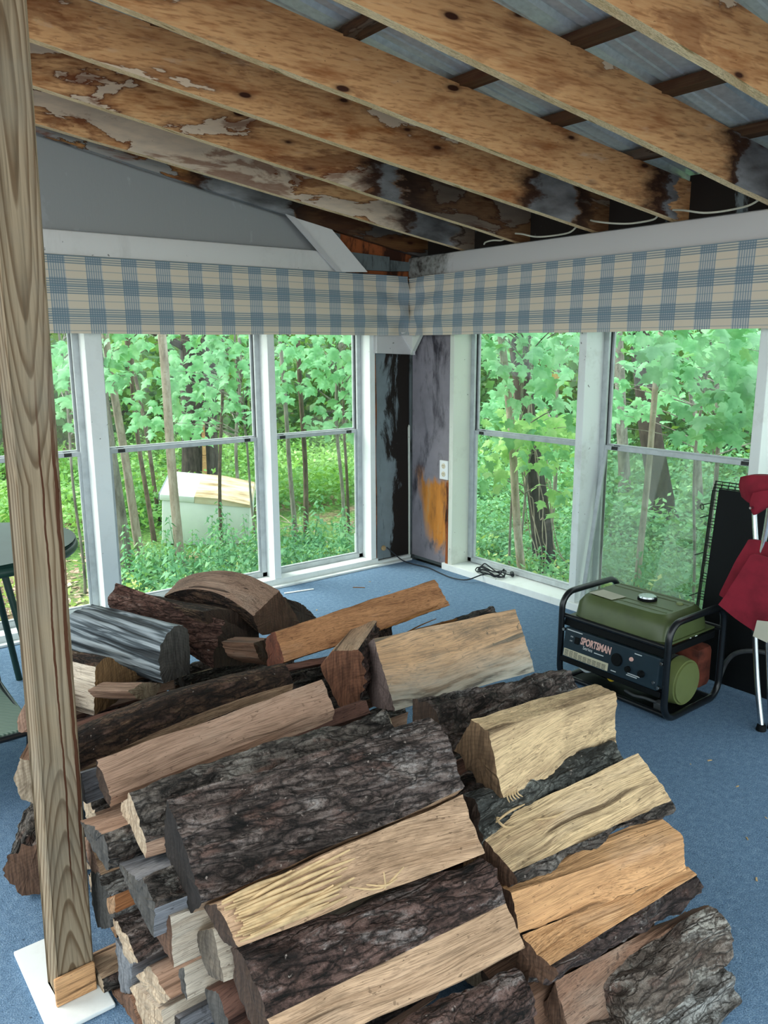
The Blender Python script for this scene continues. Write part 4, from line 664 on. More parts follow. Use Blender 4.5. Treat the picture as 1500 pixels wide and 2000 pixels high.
def build_log(nm, L, Rr, K, mats, bend, bul, seed):
    sp, bk, en = mats.split(); L = [Vector(p) for p in L]; Rr = [Vector(p) for p in Rr]
    cl = sum(L, Vector())/len(L); cr = sum(Rr, Vector())/len(Rr); mid = (cl+cr)/2
    ax = (cr-cl); ln = ax.length; th = math.atan2(ax.y, ax.x)
    Ri = Matrix.Rotation(-th, 4, 'Z'); loc = lambda p: Ri @ (p-mid)
    l = [loc(p) for p in L]; r = [loc(p) for p in Rr]
    n = len(l); per = []                                   # (edge, t, kind, corner)
    for e in range(n):
        d = max((l[(e+1) % n]-l[e]).yz.length, (r[(e+1) % n]-r[e]).yz.length); k = max(2, min(34, round(d/(.0055 if K[e] != 's' else .008))))
        per += [(e, i/k) for i in range(k)]
    m = len(per); S = max(12, min(60, round(ln/.010))); V = []
    for si in range(S+1):
        s = si/S; ring = [a.lerp(b, s) for a, b in zip(l, r)]; c = sum(ring, Vector())/n
        nor = []
        for e in range(n):
            t_ = ring[(e+1) % n]-ring[e]; w = Vector((0, -t_.z, t_.y)); w.normalize() if w.length > 1e-6 else None
            if w.dot((ring[e]+ring[(e+1) % n])/2-c) < 0: w = -w
            nor.append(w)
        for e, t in per:
            p = ring[e].lerp(ring[(e+1) % n], t); k = K[e]; w = nor[e]
            if t == 0: w = (nor[e]+nor[e-1]).normalized() if (nor[e]+nor[e-1]).length > .1 else w
            q = Vector((p.x*1.0, p.y, p.z))+Vector((seed*3.1, seed*1.7, seed*2.3))
            if k in 'bkw': p = p+w*bul*4*t*(1-t)
            if k == 'b':
                rg = 1-abs(noise.noise(Vector((q.x*5.5, q.y*26, q.z*26))))*2
                p = p+w*(.022*(rg-.5)*min(1, 6*t*(1-t)+.25)+.008*noise.noise(q*19)+.004*noise.noise(q*48))
            elif k == 'k': p = p+w*(.006*noise.noise(Vector((q.x*6, q.y*22, q.z*22)))+.002*noise.noise(q*50))
            elif k == 'w': p = p+w*(.007*noise.noise(Vector((q.x*5, q.y*75, q.z*75)))+.004*noise.noise(q*9))
            else: p = p+w*(.0032*noise.noise(Vector((q.x*4, q.y*85, q.z*85)))+.006*noise.noise(Vector((q.x*6, q.y*13, q.z*13)))+.0015*noise.noise(Vector((q.x*14, q.y*160, q.z*160))))
            p.z += bend*(4*s*(1-s))
            ex = (.006*noise.noise(Vector((p.y*60, p.z*60, seed)))+.004*noise.noise(Vector((p.y*150, p.z*150, seed+5))))
            if si == 0: p.x -= abs(ex)
            if si == S: p.x += abs(ex)
            V.append(p)
    kinds = [K[e] for e, t in per]
    wood_, brk = B(), B()
    F0 = []; F1 = []; full = all(k in 'bk' for k in kinds)
    for si in range(S):
        for j in range(m):
            f = (si*m+j, si*m+(j+1) % m, (si+1)*m+(j+1) % m, (si+1)*m+j); (F1 if kinds[j] in 'bk' and not full else F0).append(f)
    def cap(base, off):
        ring = list(range(base, base+m)); prev = ring; c = sum((V[i] for i in ring), Vector())/m; fs = []
        for sc_ in (.72, .4):
            cur = []
            for i in ring:
                p = c+(V[i]-c)*sc_; p.x += off*(.004*noise.noise(Vector((p.y*40, p.z*40, seed)))+.003); cur.append(len(V)); V.append(p)
            fs += [(prev[j], prev[(j+1) % m], cur[(j+1) % m], cur[j]) for j in range(m)]; prev = cur
        V.append(c.copy()); fs += [(prev[j], prev[(j+1) % m], len(V)-1) for j in range(m)]; return fs
    C_ = cap(0, -1)+cap(S*m, 1)
    wmat = 'w_weather' if 'w' in K else ('k_'+bk if full else 'w_'+sp)
    def sub(fs):
        idx = sorted({i for f in fs for i in f}); mp = {a: b for b, a in enumerate(idx)}; return [V[i] for i in idx], [tuple(mp[i] for i in f) for f in fs]
    v_, f_ = sub(F0+C_) if F0 else sub(C_)
    wood_.add(v_, f_); wood_.m = [0]*len(F0)+[1]*len(C_)
    me = bpy.data.meshes.new('firewood_log'); me.from_pydata([p[:] for p in wood_.v], [], wood_.f); me.polygons.foreach_set('material_index', wood_.m)
    me2 = None
    if F1:
        v2, f2 = sub(F1); me2 = bpy.data.meshes.new('bark'); me2.from_pydata([p[:] for p in v2], [], f2)
    # outward normals
    flip = False
    a, b_, c_ = (V[i] for i in (F0+F1)[0][:3]); nn = (b_-a).cross(c_-a); e0 = sum(V[:m], Vector())/m
    if nn.dot(a-e0) < 0: flip = True
    for q in (me, me2):
        if q is None: continue
        bm = bmesh.new(); bm.from_mesh(q)
        if q is me: bmesh.ops.recalc_face_normals(bm, faces=bm.faces)
        elif flip: bmesh.ops.reverse_faces(bm, faces=bm.faces)
        bm.to_mesh(q); bm.free(); q.polygons.foreach_set('use_smooth', [True]*len(q.polygons)); q.set_sharp_from_angle(angle=.75); q.update()
    o = link('firewood_log', me, [wmat, 'e_'+en]); o.location = mid; o.rotation_euler[2] = th
    if me2: link('bark', me2, 'k_'+bk, o)
    return o
LO = {}
for i, (nm, L, Rr, K, mats, bend, bul) in enumerate(LOGS):
    o = build_log(nm, L, Rr, K, mats, bend, bul, i+1); LO[nm] = o
    tag(o, LBL[nm], 'firewood', 'split firewood logs in the pile')
protos = []
for k in range(4):
    n_ = 5+k % 2; a0 = k*.9; rr = [1.0, .85, .95, .9, .82, .97]
    P = [(math.cos(a0+6.2832*j/n_)*rr[j], math.sin(a0+6.2832*j/n_)*rr[j]) for j in range(n_)]
    L = [(-.23, y*.058, z*.058) for y, z in P]; Rr = [(.23, y*.055, z*.055) for y, z in P]
    o = build_log('buried', L, Rr, 'bbsss'[:n_]+'s'*(n_-5), ('pinktan graybark pale', 'brown darkbark brown', 'tan graybark dark', 'redwood redbark tan')[k], 0, .004, 40+k)
    protos.append(o)
first = [True]*4
for i, (x, y, z, th, ln, r) in enumerate(FILL):
    p = protos[i % 4]
    if first[i % 4]: o = p; first[i % 4] = False
    else:
        o = p.copy(); col.objects.link(o)
        for ch in p.children: c = ch.copy(); c.parent = o; col.objects.link(c)
    o.location = (x, y, z); o.rotation_euler = (0, 0, math.radians(th)); s_ = r/.062; o.scale = (ln/.46, s_, s_)
    tag(o, 'rough split log buried inside the pile, seen only through gaps between the top logs', 'firewood', 'buried firewood logs')
# splinters and loose fibres belong to their logs
SPEC = {l[0]: l for l in LOGS}
def on_face(nm, e, s, t, off=.004):
    l = SPEC[nm]; n = len(l[1]); L, Rr = [Vector(p) for p in l[1]], [Vector(p) for p in l[2]]
    p = L[e].lerp(L[(e+1) % n], t).lerp(Rr[e].lerp(Rr[(e+1) % n], t), s)
    w = (L[(e+1) % n]-L[e]).cross(Rr[e]-L[e]).normalized(); c = (sum(L, Vector())/n).lerp(sum(Rr, Vector())/n, s)
    if w.dot(p-c) < 0: w = -w
    return p+w*off
def fibres(nm, mat, segs, r=.0016, name='splinter'):
    o = LO[nm]; inv = (Matrix.Translation(o.location) @ Matrix.Rotation(o.rotation_euler[2], 4, 'Z')).inverted()
    for pts in segs:
        P = smooth_path(pts, 4); n = len(P); B().tube([inv @ p for p in P], [r*(.35+.65*math.sin(math.pi*(i+.6)/(n+.2))) for i in range(n)], 6).make(name, mat, o, 1.0)
rf_ = random.Random(4)
seg = []
for k in range(20):
    t = .06+.9*k/19; s0 = rf_.uniform(.0, .05); s1 = s0+rf_.uniform(.25, .5); dt = rf_.uniform(-.16, .0)
    seg.append([on_face('jagged', 0, s0+(s1-s0)*q/4, min(.98, max(.02, t+dt*q/4)), .005+.006*math.sin(q*1.3+k) if q else .012) for q in range(5)])
fibres('jagged', 'strand', seg, .0042)
fibres('jagged', 'strand', [[on_face('jagged', 0, s, t, o) for s, t, o in ((.50, .80, .008), (.56, .98, .022), (.62, .90, .012))], [on_face('jagged', 0, s, t, o) for s, t, o in ((.44, .72, .006), (.54, .98, .018), (.66, .76, .01))], [on_face('jagged', 0, s, t, o) for s, t, o in ((.57, .78, .03), (.56, .98, .02), (.55, 1.0, .015))]], .0022)
fibres('curl_split', 'strand', [[on_face('curl_split', 0, s, t, o) for s, t, o in ((.10, .04, .02), (.075, .06, .03), (.07, .16, .03), (.10, .24, .016), (.15, .26, .008))], [on_face('curl_split', 0, s, t, o) for s, t, o in ((.08, .06, .012), (.16, .0, .016), (.26, -.02, .012))], [on_face('curl_split', 0, s, t, o) for s, t, o in ((.25, .3, .006), (.34, .42, .010), (.42, .40, .006))]], .003)
fibres('strip_bark', 'strand_dark', [[on_face('strip_bark', 0, .02+.05*k+.34*q/3*(.6+.1*k), .05+.12*((k*7) % 5)+.10*q*(-1)**k, .012+.010*math.sin(q+k)) for q in range(4)] for k in range(9)], .0028)
fibres('long_tan', 'strand_dark', [[on_face('long_tan', 0, s, t, o) for s, t, o in ((.93-.03*k, .9, .003), (.86-.05*k, .98, .012), (.70-.06*k, 1.05, .006))] for k in range(4)], .0022)
fibres('knot_block', 'strand', [[on_face('knot_block', 1, s, t, o) for s, t, o in ((.02+.02*k, .96, .003), (.012+.02*k, 1.02, .006), (.02+.025*k, 1.09, .006))] for k in range(5)], .002)
fibres('dark_slab', 'strand', [[on_face('dark_slab', 0, s, t, .022) for s, t in ((.20, .62), (.26, .60), (.31, .61))], [on_face('dark_slab', 0, s, t, .018) for s, t in ((.20, .78), (.28, .76), (.34, .77))]], .003)


# ---------------------------------------------------------------- generator
gen = empty('portable_generator', (-.88, -2.425, 0)); tag(gen, 'olive green portable generator in a black tube frame on the carpet by the window', 'generator')
W, H, D = .275, .435, .42     # half width, height, depth (x grows away from the front)
def loop(y):
    P = []; rc = .075
    def arc(cx, cz, a0, a1):
        for i in range(7):
            a = math.radians(a0+(a1-a0)*i/6); P.append((cx+rc*math.cos(a), y, cz+rc*math.sin(a)))
    t = .014
    arc(rc, t+rc, 180, 270); arc(D-rc, t+rc, 270, 360); arc(D-rc, H-rc, 0, 90); arc(rc, H-rc, 90, 180)
    return P
for y in (W, -W): B().tube(loop(y), .0145, 14, closed=True).make('frame_loop', 'black_tube', gen, 1.0)
for x, z in ((.012, .33), (.012, .135), (D-.01, .33), (.05, .016), (D-.05, .016)):
    B().tube([(x, -W, z), (x, W, z)], .0115, 12).make('cross_tube', 'black_tube', gen, 1.0)
B().box((.06, -W+.02, .006), (D-.06, W-.02, .016), .003).make('base_tray', 'black_plastic', gen)
for x in (.075, D-.075):
    for y in (-.2, .2): B().cyl((x, y, .0), (x, y, .012), .02, .017, 14).make('rubber_foot', 'black_plastic', gen)
# fuel tank: bevelled trapezoid with raised ribs
def tank():
    bm = bmesh.new(); zs = [(.322, .90, .90), (.338, .985, .97), (.40, .955, .90), (.428, .88, .80), (.440, .82, .72)]
    rings = []
    for z, sx, sy in zs:
        ax, ay = .185*sy, .248*sx; ring = []
        for k in range(40):
            a = 2*math.pi*k/40; c, s_ = math.cos(a), math.sin(a); e = .28
            ring.append(bm.verts.new((.20+ax*math.copysign(abs(c)**e, c), ay*math.copysign(abs(s_)**e, s_), z)))
        rings.append(ring)
    for a, b_ in zip(rings, rings[1:]):
        for k in range(40): bm.faces.new((a[k], a[(k+1) % 40], b_[(k+1) % 40], b_[k]))
    bm.faces.new(rings[0][::-1]); bm.faces.new(rings[-1]); return bm
tk = B().bm(tank()).make('fuel_tank', 'olive', gen, .5)
B().box((.006, -.252, .326), (.394, .252, .336), .004).make('tank_flange', 'olive', tk)
for x in (.105, .15, .27, .31): B().box((x, -.19, .4385), (x+.007, .19, .4425), .0015).make('tank_rib', 'black_plastic' if x < .0 else 'olive', tk)
cap_ = B().cyl((.205, -.03, .438), (.205, -.03, .452), .042, .042, 28, bev=.003).make('fuel_cap', 'black_plastic', tk, .6)
B().cyl((.205, -.03, .452), (.205, -.03, .459), .040, .037, 28, bev=.002).make('cap_top', 'chrome', cap_, .6)
B().cyl((.26, -.155, .438), (.26, -.155, .447), .016, .015, 18, bev=.002).make('fuel_gauge', 'olive_light', tk, .6)
B().add([(.07, .06, .4435), (.155, .045, .4435), (.165, .175, .4435), (.075, .185, .4445), (.07, .06, .4445), (.155, .045, .4445), (.165, .175, .4445), (.075, .185, .4455)], [(3, 2, 1, 0), (4, 5, 6, 7), (0, 1, 5, 4), (1, 2, 6, 5), (2, 3, 7, 6), (3, 0, 4, 7)]).make('tank_label', 'paper', tk)
# control panel, tilted back at the top
panel = empty('control_panel', (-.012, 0, .148), gen); panel.rotation_euler = (0, math.radians(9), 0)
pb = B().box((-.012, -.248, -.004), (.045, .248, .135), .006).make('panel_box', 'panel_slate', panel)
B().box((.0, -.268, .138), (.03, .268, .185), .003).make('top_shroud', 'black_plastic', panel); B().box((-.004, -.262, -.03), (.03, .262, -.006), .003).make('bottom_rail', 'black_plastic', panel)
PX = Matrix(((0, 0, -1, -.0128), (-1, 0, 0, 0), (0, 1, 0, 0), (0, 0, 0, 1)))   # text plane: x -> -y, y -> z, facing -x
def ptext(nm, s, u, z, size, mat, shear=0.0, bold=0.0):
    o = text_mesh(nm, s, size, mat, panel, PX @ Matrix.Translation((u, z, 0)), .0005, 'LEFT', shear); return o
o = ptext('brand_lettering', 'SPORTSMAN', -.155, .080, .036, 'print_red', .12); o.scale = (.80, 1.25, 1)
ptext('brand_lettering', 'Series', -.138, .060, .022, 'print_white')
for u, z, w_ in ((-.235, .124, .085), (-.075, .060, .05), (.125, .118, .035), (.105, .026, .06), (.022, .012, .026), (.10, .018, .052)):
    B().box((-.0135, -u-w_, z), (-.0122, -u, z+.004), 0).make('small_print', 'print_white', panel)
ptext('switch_lettering', 'ON', -.212, .096, .009, 'print_white'); ptext('switch_lettering', 'OFF', -.214, .076, .009, 'print_white')
B().box((-.019, .16, .073), (-.012, .185, .104), .003).make('engine_switch', 'black_plastic', panel)
wl = B().box((-.0135, -.005, .004), (-.0122, .238, .038), 0).make('warning_label', 'label_cream', panel)
for k in range(5):
    for j in range(9 if k else 3):
        y1 = .232-.0255*j; B().box((-.0140, y1-.0215, .031-.006*k), (-.0134, y1, .0335-.006*k), 0).make('printed_line', 'print_dark', wl)
B().cyl((-.012, -.045, .068), (-.020, -.045, .068), .029, .027, 28, bev=.003).make('power_outlet', 'black_plastic', panel, .6)
B().cyl((-.012, -.115, .092), (-.022, -.115, .092), .010, .008, 16, bev=.002).make('indicator_light', 'print_red', panel, .6)
B().cyl((-.012, -.105, .045), (-.026, -.105, .045), .015, .012, 18, bev=.003).make('breaker_knob', 'black_plastic', panel, .6)
B().cyl((-.012, -.172, .046), (-.028, -.172, .046), .017, .013, 8, bev=.003).make('breaker_knob', 'black_plastic', panel, .6)
for y, z in ((.255, .12), (-.255, .115), (-.255, .012), (-.232, .028)): B().cyl((-.006, y, z), (-.018, y, z), .0085, .007, 12, bev=.001).make('bolt', 'chrome', panel, .6)
# engine, alternator, muffler
B().cyl((.19, -.06, .15), (.19, .10, .15), .10, .10, 32, bev=.01).make('crankcase', 'black_plastic', gen, .6)
for k in range(7): B().box((.09, .02+.012*k, .20), (.29, .026+.012*k, .30), .002).make('cooling_fin', 'engine_gray', gen)
B().cyl((.17, .10, .145), (.17, .235, .145), .115, .105, 32, bev=.012).make('recoil_housing', 'black_plastic', gen, .6)
B().tube(smooth_path([(.05, .12, .10), (.035, .15, .085), (.04, .20, .10), (.045, .22, .14)], 5), .006, 8).make('wire_lead', 'print_white', gen, 1.0)
B().cyl((.19, -.06, .15), (.19, -.20, .15), .082, .082, 32, bev=.008).make('alternator', 'engine_gray', gen, .6)
ec = B().cyl((.19, -.20, .128), (.19, -.262, .128), .108, .098, 40, bev=.008).make('alternator_cover', 'olive_light', gen, .6)
for k in range(5): B().box((.085, -.12, .085+.012*k), (.11, -.03, .090+.012*k), .001).make('air_vent', 'print_white' if k % 2 else 'engine_gray', gen)
B().cyl((.075, .035, .088), (.035, .015, .10), .02, .017, 18, bev=.004).make('oil_cap', 'yellow_plastic', gen, .6)
B().tube(smooth_path([(.05, -.05, .06), (.045, -.10, .055), (.05, -.15, .06), (.06, -.2, .055)], 4), .007, 8).make('fuel_hose', 'engine_gray', gen, 1.0)
B().box((.06, -.225, .02), (.10, -.185, .055), .006).make('mount_bracket', 'engine_gray', gen)
B().box((.28, -.255, .06), (.40, .03, .255), .03).make('muffler', 'rust', gen, .6)
B().box((.055, -.262, .290), (.38, -.246, .322), .004).make('side_bracket', 'black_plastic', gen)

# ---------------------------------------------------------------- folded wire crate and folded chair
crate = empty('folded_dog_crate', (-.17, -2.80, 0)); tag(crate, 'folded black wire dog crate leaning on the window wall behind the red chair', 'crate')
HT = .905
for k in range(4):
    x0 = .0-.028*k; lean = .10; pr = 'wire_panel'; b = B(); y0, y1 = .39-.012*k, -.42
    pt = lambda y, z: (x0-.03+lean*z/HT, y, z)
    b.tube([pt(y0, .01), pt(y0, HT-.01*k), pt(y1, HT-.01*k), pt(y1, .01)], .004, 6, closed=True)
    for j in range(1, 10): z = .01+(HT-.01*k-.01)*j/10; b.tube([pt(y0, z), pt(y1, z)], .0022, 5)
    for j in range(1, 24): y = y0+(y1-y0)*j/24; b.tube([pt(y, .01), pt(y, HT-.01*k)], .0018, 5)
    b.make(pr, 'black_wire', crate, 1.0)
for z in (.12, .30, .36, .56, .74, .80): B().tube([(.0-.03+.1*z/HT-.09, .395, z), (.0-.03+.1*z/HT+.004, .395, z)], .0028, 6).make('hinge_loop', 'black_wire', crate, 1.0)
B().tube([(.03+.012*math.cos(a)-.05, .40+.016*math.cos(a), .79+.014*math.sin(a)) for a in [k*math.pi/6 for k in range(12)]], .002, 5, closed=True).make('latch_ring', 'black_wire', crate, 1.0)
tb = B(); tb.box((-.006, -.40, .0), (.006, .30, .89), .004, mtx=Matrix.Translation((-.155, 0, .01)) @ Matrix.Rotation(math.radians(6.3), 4, 'Y'))
tb.make('plastic_tray', 'black_plastic', crate)
B().tube(smooth_path([(-.17, .165, .02), (-.165, .14, .12), (-.16, .09, .185), (-.16, -.02, .222), (-.16, -.2, .225)], 5), .011, 10).make('tray_handle', 'engine_gray', crate, 1.0)

chair = empty('folding_chair', (-.58, -2.93, 0)); tag(chair, 'folded red fabric camp chair with chrome tube legs standing beside the crate', 'chair')
def rel(p): return (p[0]+.58, p[1]+2.93, p[2])
for pts in ([(-.52, -2.815, 1.0), (-.53, -2.83, .86), (-.55, -2.866, .70)], [(-.56, -2.905, 1.0), (-.56, -2.895, .80), (-.57, -2.880, .66)],
            [(-.55, -2.872, .645), (-.545, -2.90, .57), (-.53, -2.965, .44), (-.52, -3.02, .20)], [(-.56, -2.876, .50), (-.585, -2.93, .20), (-.61, -2.978, .02)],
            [(-.52, -2.90, .60), (-.54, -2.945, .30), (-.555, -2.985, .06), (-.56, -3.0, .02)], [(-.45, -2.95, .98), (-.46, -2.99, .5), (-.48, -3.05, .02)]):
    B().tube([rel(p) for p in smooth_path(pts, 5)], .0115, 12).make('chrome_leg', 'chrome', chair, 1.0)
for p in ((-.61, -2.978, .0), (-.56, -3.0, .0), (-.48, -3.05, .0)): B().cyl(rel(p), rel((p[0], p[1], .028)), .021, .016, 14, bev=.003).make('foot_cap', 'black_plastic', chair, .6)
def cloth(name, grid, th, mat, parent):
    n, m = len(grid), len(grid[0]); k = 5; rows = [smooth_path(r_, k) for r_ in grid]; cols = [smooth_path([r_[j] for r_ in rows], k) for j in range(len(rows[0]))]
    a, b_ = len(cols), len(cols[0]); v = []; f = []
    for s_ in (0, 1):
        for i in range(a):
            for j in range(b_):
                p = cols[i][j]; w = Vector((.006*noise.noise(p*9), .004*noise.noise(p*13), 0)); v.append(p+w+Vector((th*s_, 0, 0)))
    o_ = a*b_
    for i in range(a-1):
        for j in range(b_-1): q = i*b_+j; f += [(q, q+1, q+b_+1, q+b_), (o_+q, o_+q+b_, o_+q+b_+1, o_+q+1)]
    for i in range(a-1):
        for j in (0, b_-1): q = i*b_+j; f.append((q, q+b_, o_+q+b_, o_+q))
    for j in range(b_-1):
        for i in (0, a-1): q = i*b_+j; f.append((q, q+1, o_+q+1, o_+q))
    return B().add(v, f).make(name, mat, parent, 1.2)
cloth('chair_back', [[rel((-.60, -2.792, 1.025)), rel((-.615, -2.84, 1.04)), rel((-.60, -2.92, 1.045)), rel((-.59, -3.03, 1.05))], [rel((-.605, -2.789, .985)), rel((-.63, -2.84, .985)), rel((-.61, -2.91, .985)), rel((-.60, -3.03, .98))],
                     [rel((-.60, -2.800, .945)), rel((-.61, -2.85, .925)), rel((-.60, -2.90, .94)), rel((-.59, -3.03, .93))]], .05, 'red_fabric', chair)
cloth('arm_flap', [[rel((-.635, -2.865, .975)), rel((-.64, -2.91, .99)), rel((-.62, -2.97, 1.0))], [rel((-.645, -2.862, .93)), rel((-.65, -2.895, .92)), rel((-.63, -2.95, .95))], [rel((-.64, -2.873, .895)), rel((-.64, -2.885, .89)), rel((-.63, -2.92, .92))]], .012, 'red_fabric', chair)
cloth('seat_sling', [[rel((-.575, -2.835, .770)), rel((-.57, -2.88, .775)), rel((-.56, -3.03, .76))], [rel((-.585, -2.790, .66)), rel((-.58, -2.86, .67)), rel((-.56, -3.03, .66))], [rel((-.595, -2.745, .53)), rel((-.59, -2.80, .51)), rel((-.57, -2.90, .45))], [rel((-.59, -2.748, .515)), rel((-.585, -2.82, .485)), rel((-.565, -2.90, .44))]], .008, 'red_fabric', chair)
cloth('front_sling', [[rel((-.64, -2.882, .725)), rel((-.64, -2.92, .735)), rel((-.63, -3.05, .71))], [rel((-.65, -2.836, .62)), rel((-.65, -2.90, .60)), rel((-.63, -3.05, .58))], [rel((-.655, -2.775, .495)), rel((-.65, -2.85, .455)), rel((-.63, -2.925, .415))]], .007, 'red_fabric', chair)
cloth('paper_tag', [[rel((-.70, -2.962, .49)), rel((-.70, -3.02, .50))], [rel((-.70, -2.950, .42)), rel((-.70, -3.01, .41))]], .002, 'paper', chair)
B().cyl(rel((-.645, -2.878, .92)), rel((-.668, -2.878, .92)), .006, .005, 10).make('rivet', 'chrome', chair, .6)

# ---------------------------------------------------------------- cords, outlet, small things
ot = empty('wall_outlet', (.008, -.362, .704)); tag(ot, 'white double wall outlet on the mouldy corner panel beside the window', 'outlet')
B().box((-.012, -.042, -.066), (.003, .042, .066), .004).make('cover_plate', 'outlet_white', ot)
for z in (.028, -.028):
    rc = B().cyl((-.012, 0, z), (-.016, 0, z), .019, .0175, 20, bev=.001).make('receptacle', 'outlet_ivory', ot, .6)
    for y, h in ((.007, .006), (-.007, .005)): B().box((-.0168, y-.0015, z-h+.003), (-.0155, y+.0015, z+h+.003), 0).make('slot', 'black_plastic', rc)
    B().cyl((-.0155, 0, z-.010), (-.0168, 0, z-.010), .0028, .0028, 10).make('slot', 'black_plastic', rc)
pc = empty('power_cord', (-.06, -.35, 0)); tag(pc, 'black power cord running from the corner to a loose coil on the window sill', 'cord')
path = [(-.231, -.012, .123), (-.20, -.045, .085), (-.15, -.085, .03), (-.11, -.15, .008), (-.085, -.30, .008), (-.11, -.45, .008), (-.13, -.60, .010), (-.105, -.72, .020), (.0, -.78, .053)]
for k in range(46):
    a = k*2*math.pi/11.3; rx, ry = .085+.012*math.sin(k*.63), .125+.02*math.sin(k*.41+1); path.append((.028+rx*math.cos(a-1.2)*.62+.01*math.sin(k*.2), -.80+ry*math.sin(a-1.2)*.85+.01*math.cos(k*.3), .052+.0013*k*(.6+.4*math.sin(k*1.7))))
path += [(.06, -.90, .075), (.105, -.93, .06)]
B().tube([(p[0]+.06, p[1]+.35, p[2]) for p in smooth_path(path, 5)], .0042, 8).make('cable', 'cord_black', pc, 1.0)
B().cyl((.165, -.58, .06), (.195, -.545, .062), .012, .015, 12, bev=.003).make('plug', 'cord_black', pc, .6)
fp = B().cyl((-.245, .013, .115), (-.245, -.004, .115), .02, .017, 14, bev=.004).make('foam_plug', 'foam_tan', None, .6); tag(fp, 'tan foam plug sealing the cord hole at the bottom of the black corner panel', 'plug')
for k, (pts, lb) in enumerate((([(-.764, 2.150), (-.80, 2.158), (-.851, 2.163), (-.90, 2.160), (-.930, 2.175)], 'short white cable over the header nearest the corner'),
                               ([(-1.02, 2.185), (-1.096, 2.172), (-1.18, 2.150), (-1.27, 2.146), (-1.40, 2.150), (-1.47, 2.172)], 'white cable sagging over the header, second from the corner'),
                               ([(-1.56, 2.195), (-1.617, 2.180), (-1.72, 2.160), (-1.809, 2.152), (-1.93, 2.156), (-1.97, 2.172)], 'white cable sagging over the header, third from the corner'),
                               ([(-2.05, 2.185), (-2.124, 2.172), (-2.22, 2.150), (-2.309, 2.149), (-2.42, 2.158), (-2.49, 2.178)], 'white cable sagging over the header above the generator'))):
    o = B().tube(smooth_path([(-.055-.02*math.sin(i*1.3), y, z) for i, (y, z) in enumerate(pts)], 5), .0048, 8).make('electric_cable', 'cable_white', None, 1.0); tag(o, lb, 'cable', 'white cables over the header')
ts = B().box((-.10, -.007, 0), (.10, .007, .006), .002).make('trim_strip', 'clean_white', None, origin=(0, 0, 0)); ts.location = (-1.085, -.19, .001); ts.rotation_euler[2] = -.2; tag(ts, 'loose white trim strip lying on the carpet under the middle window', 'trim strip')
chips = [(-.60, -.30), (-.63, -.55), (-1.09, -3.14), (-1.36, -3.03), (-1.2, -.57), (-.68, -1.80), (-1.53, -3.44), (-1.08, -2.95), (-1.0, -2.98), (-1.36, -3.32), (-.9, -.9), (-.5, -1.2), (-1.2, -3.3), (-1.7, -3.75), (-.8, -1.4), (-1.1, -1.5), (-.45, -.75), (-1.5, -3.15)]
cp = None
for i, (x, y) in enumerate(chips):
    if cp is None: cp = B().prism([(-.011, -.003), (.012, -.002), (.009, .003), (-.008, .004)], 0, .003, 2).make('wood_chip', 'chip_wood'); o = cp
    else: o = cp.copy(); col.objects.link(o)
    o.location = (x, y, .0005); o.rotation_euler[2] = R.uniform(0, 6); k = R.uniform(.35, .9); o.scale = (k, k, k); tag(o, 'tiny pale wood chip lying on the blue carpet', 'wood chip', 'wood chips on the carpet')
st = B().prism([(-.035, -.003), (.045, -.001), (.04, .003), (-.03, .004)], 0, .004, 2).make('wood_splinter', 'strand_dark'); st.location = (-.74, -.36, .0005); st.rotation_euler[2] = -.75; tag(st, 'dark wood splinter on the carpet behind the long honey-tan log', 'splinter')

# ---------------------------------------------------------------- green table and striped chair beyond the post
tbl = empty('patio_table', (-3.075, -.75, 0)); tag(tbl, 'round dark green patio table half hidden behind the timber post', 'table')
B().cyl((0, 0, .715), (0, 0, .733), .44, .452, 48, bev=.006).make('tabletop', 'dark_green', tbl, .6)
B().tube([(.435*math.cos(a), .435*math.sin(a), .70) for a in [k*math.pi/24 for k in range(48)]], .021, 10, closed=True).make('rim', 'dark_green', tbl, 1.0)
for k in range(4):
    a = math.pi/4+k*math.pi/2; B().tube([(.16*math.cos(a), .16*math.sin(a), .70), (.30*math.cos(a), .30*math.sin(a), .0)], .015, 10).make('leg', 'dark_green', tbl, 1.0)
sch = empty('sling_chair', (-3.335, -1.31, 0)); tag(sch, 'low folding chair with a green striped sling beyond the post', 'chair')
B().box((-.26, -.235, .205), (.295, .24, .217), .004, mtx=Matrix.Rotation(0, 4, 'X')).make('striped_seat', 'striped_sling', sch)
for x in (-.28, .285): B().tube([(x, -.26, .20), (x, .26, .215), (x, .34, .52)], .011, 10).make('side_rail', 'black_tube', sch, 1.0)
for y in (-.25, .25): B().tube([(-.28, y, .203), (.285, y, .203)], .011, 10).make('cross_rail', 'black_tube', sch, 1.0)
for x in (-.275, .28):
    B().tube([(x, -.22, .20), (x, -.14, .0)], .010, 10).make('leg', 'black_tube', sch, 1.0); B().tube([(x, .22, .21), (x, .16, .0)], .010, 10).make('leg', 'black_tube', sch, 1.0)
B().box((-.27, .335, .24), (.275, .347, .53), .004).make('striped_back', 'striped_sling', sch)

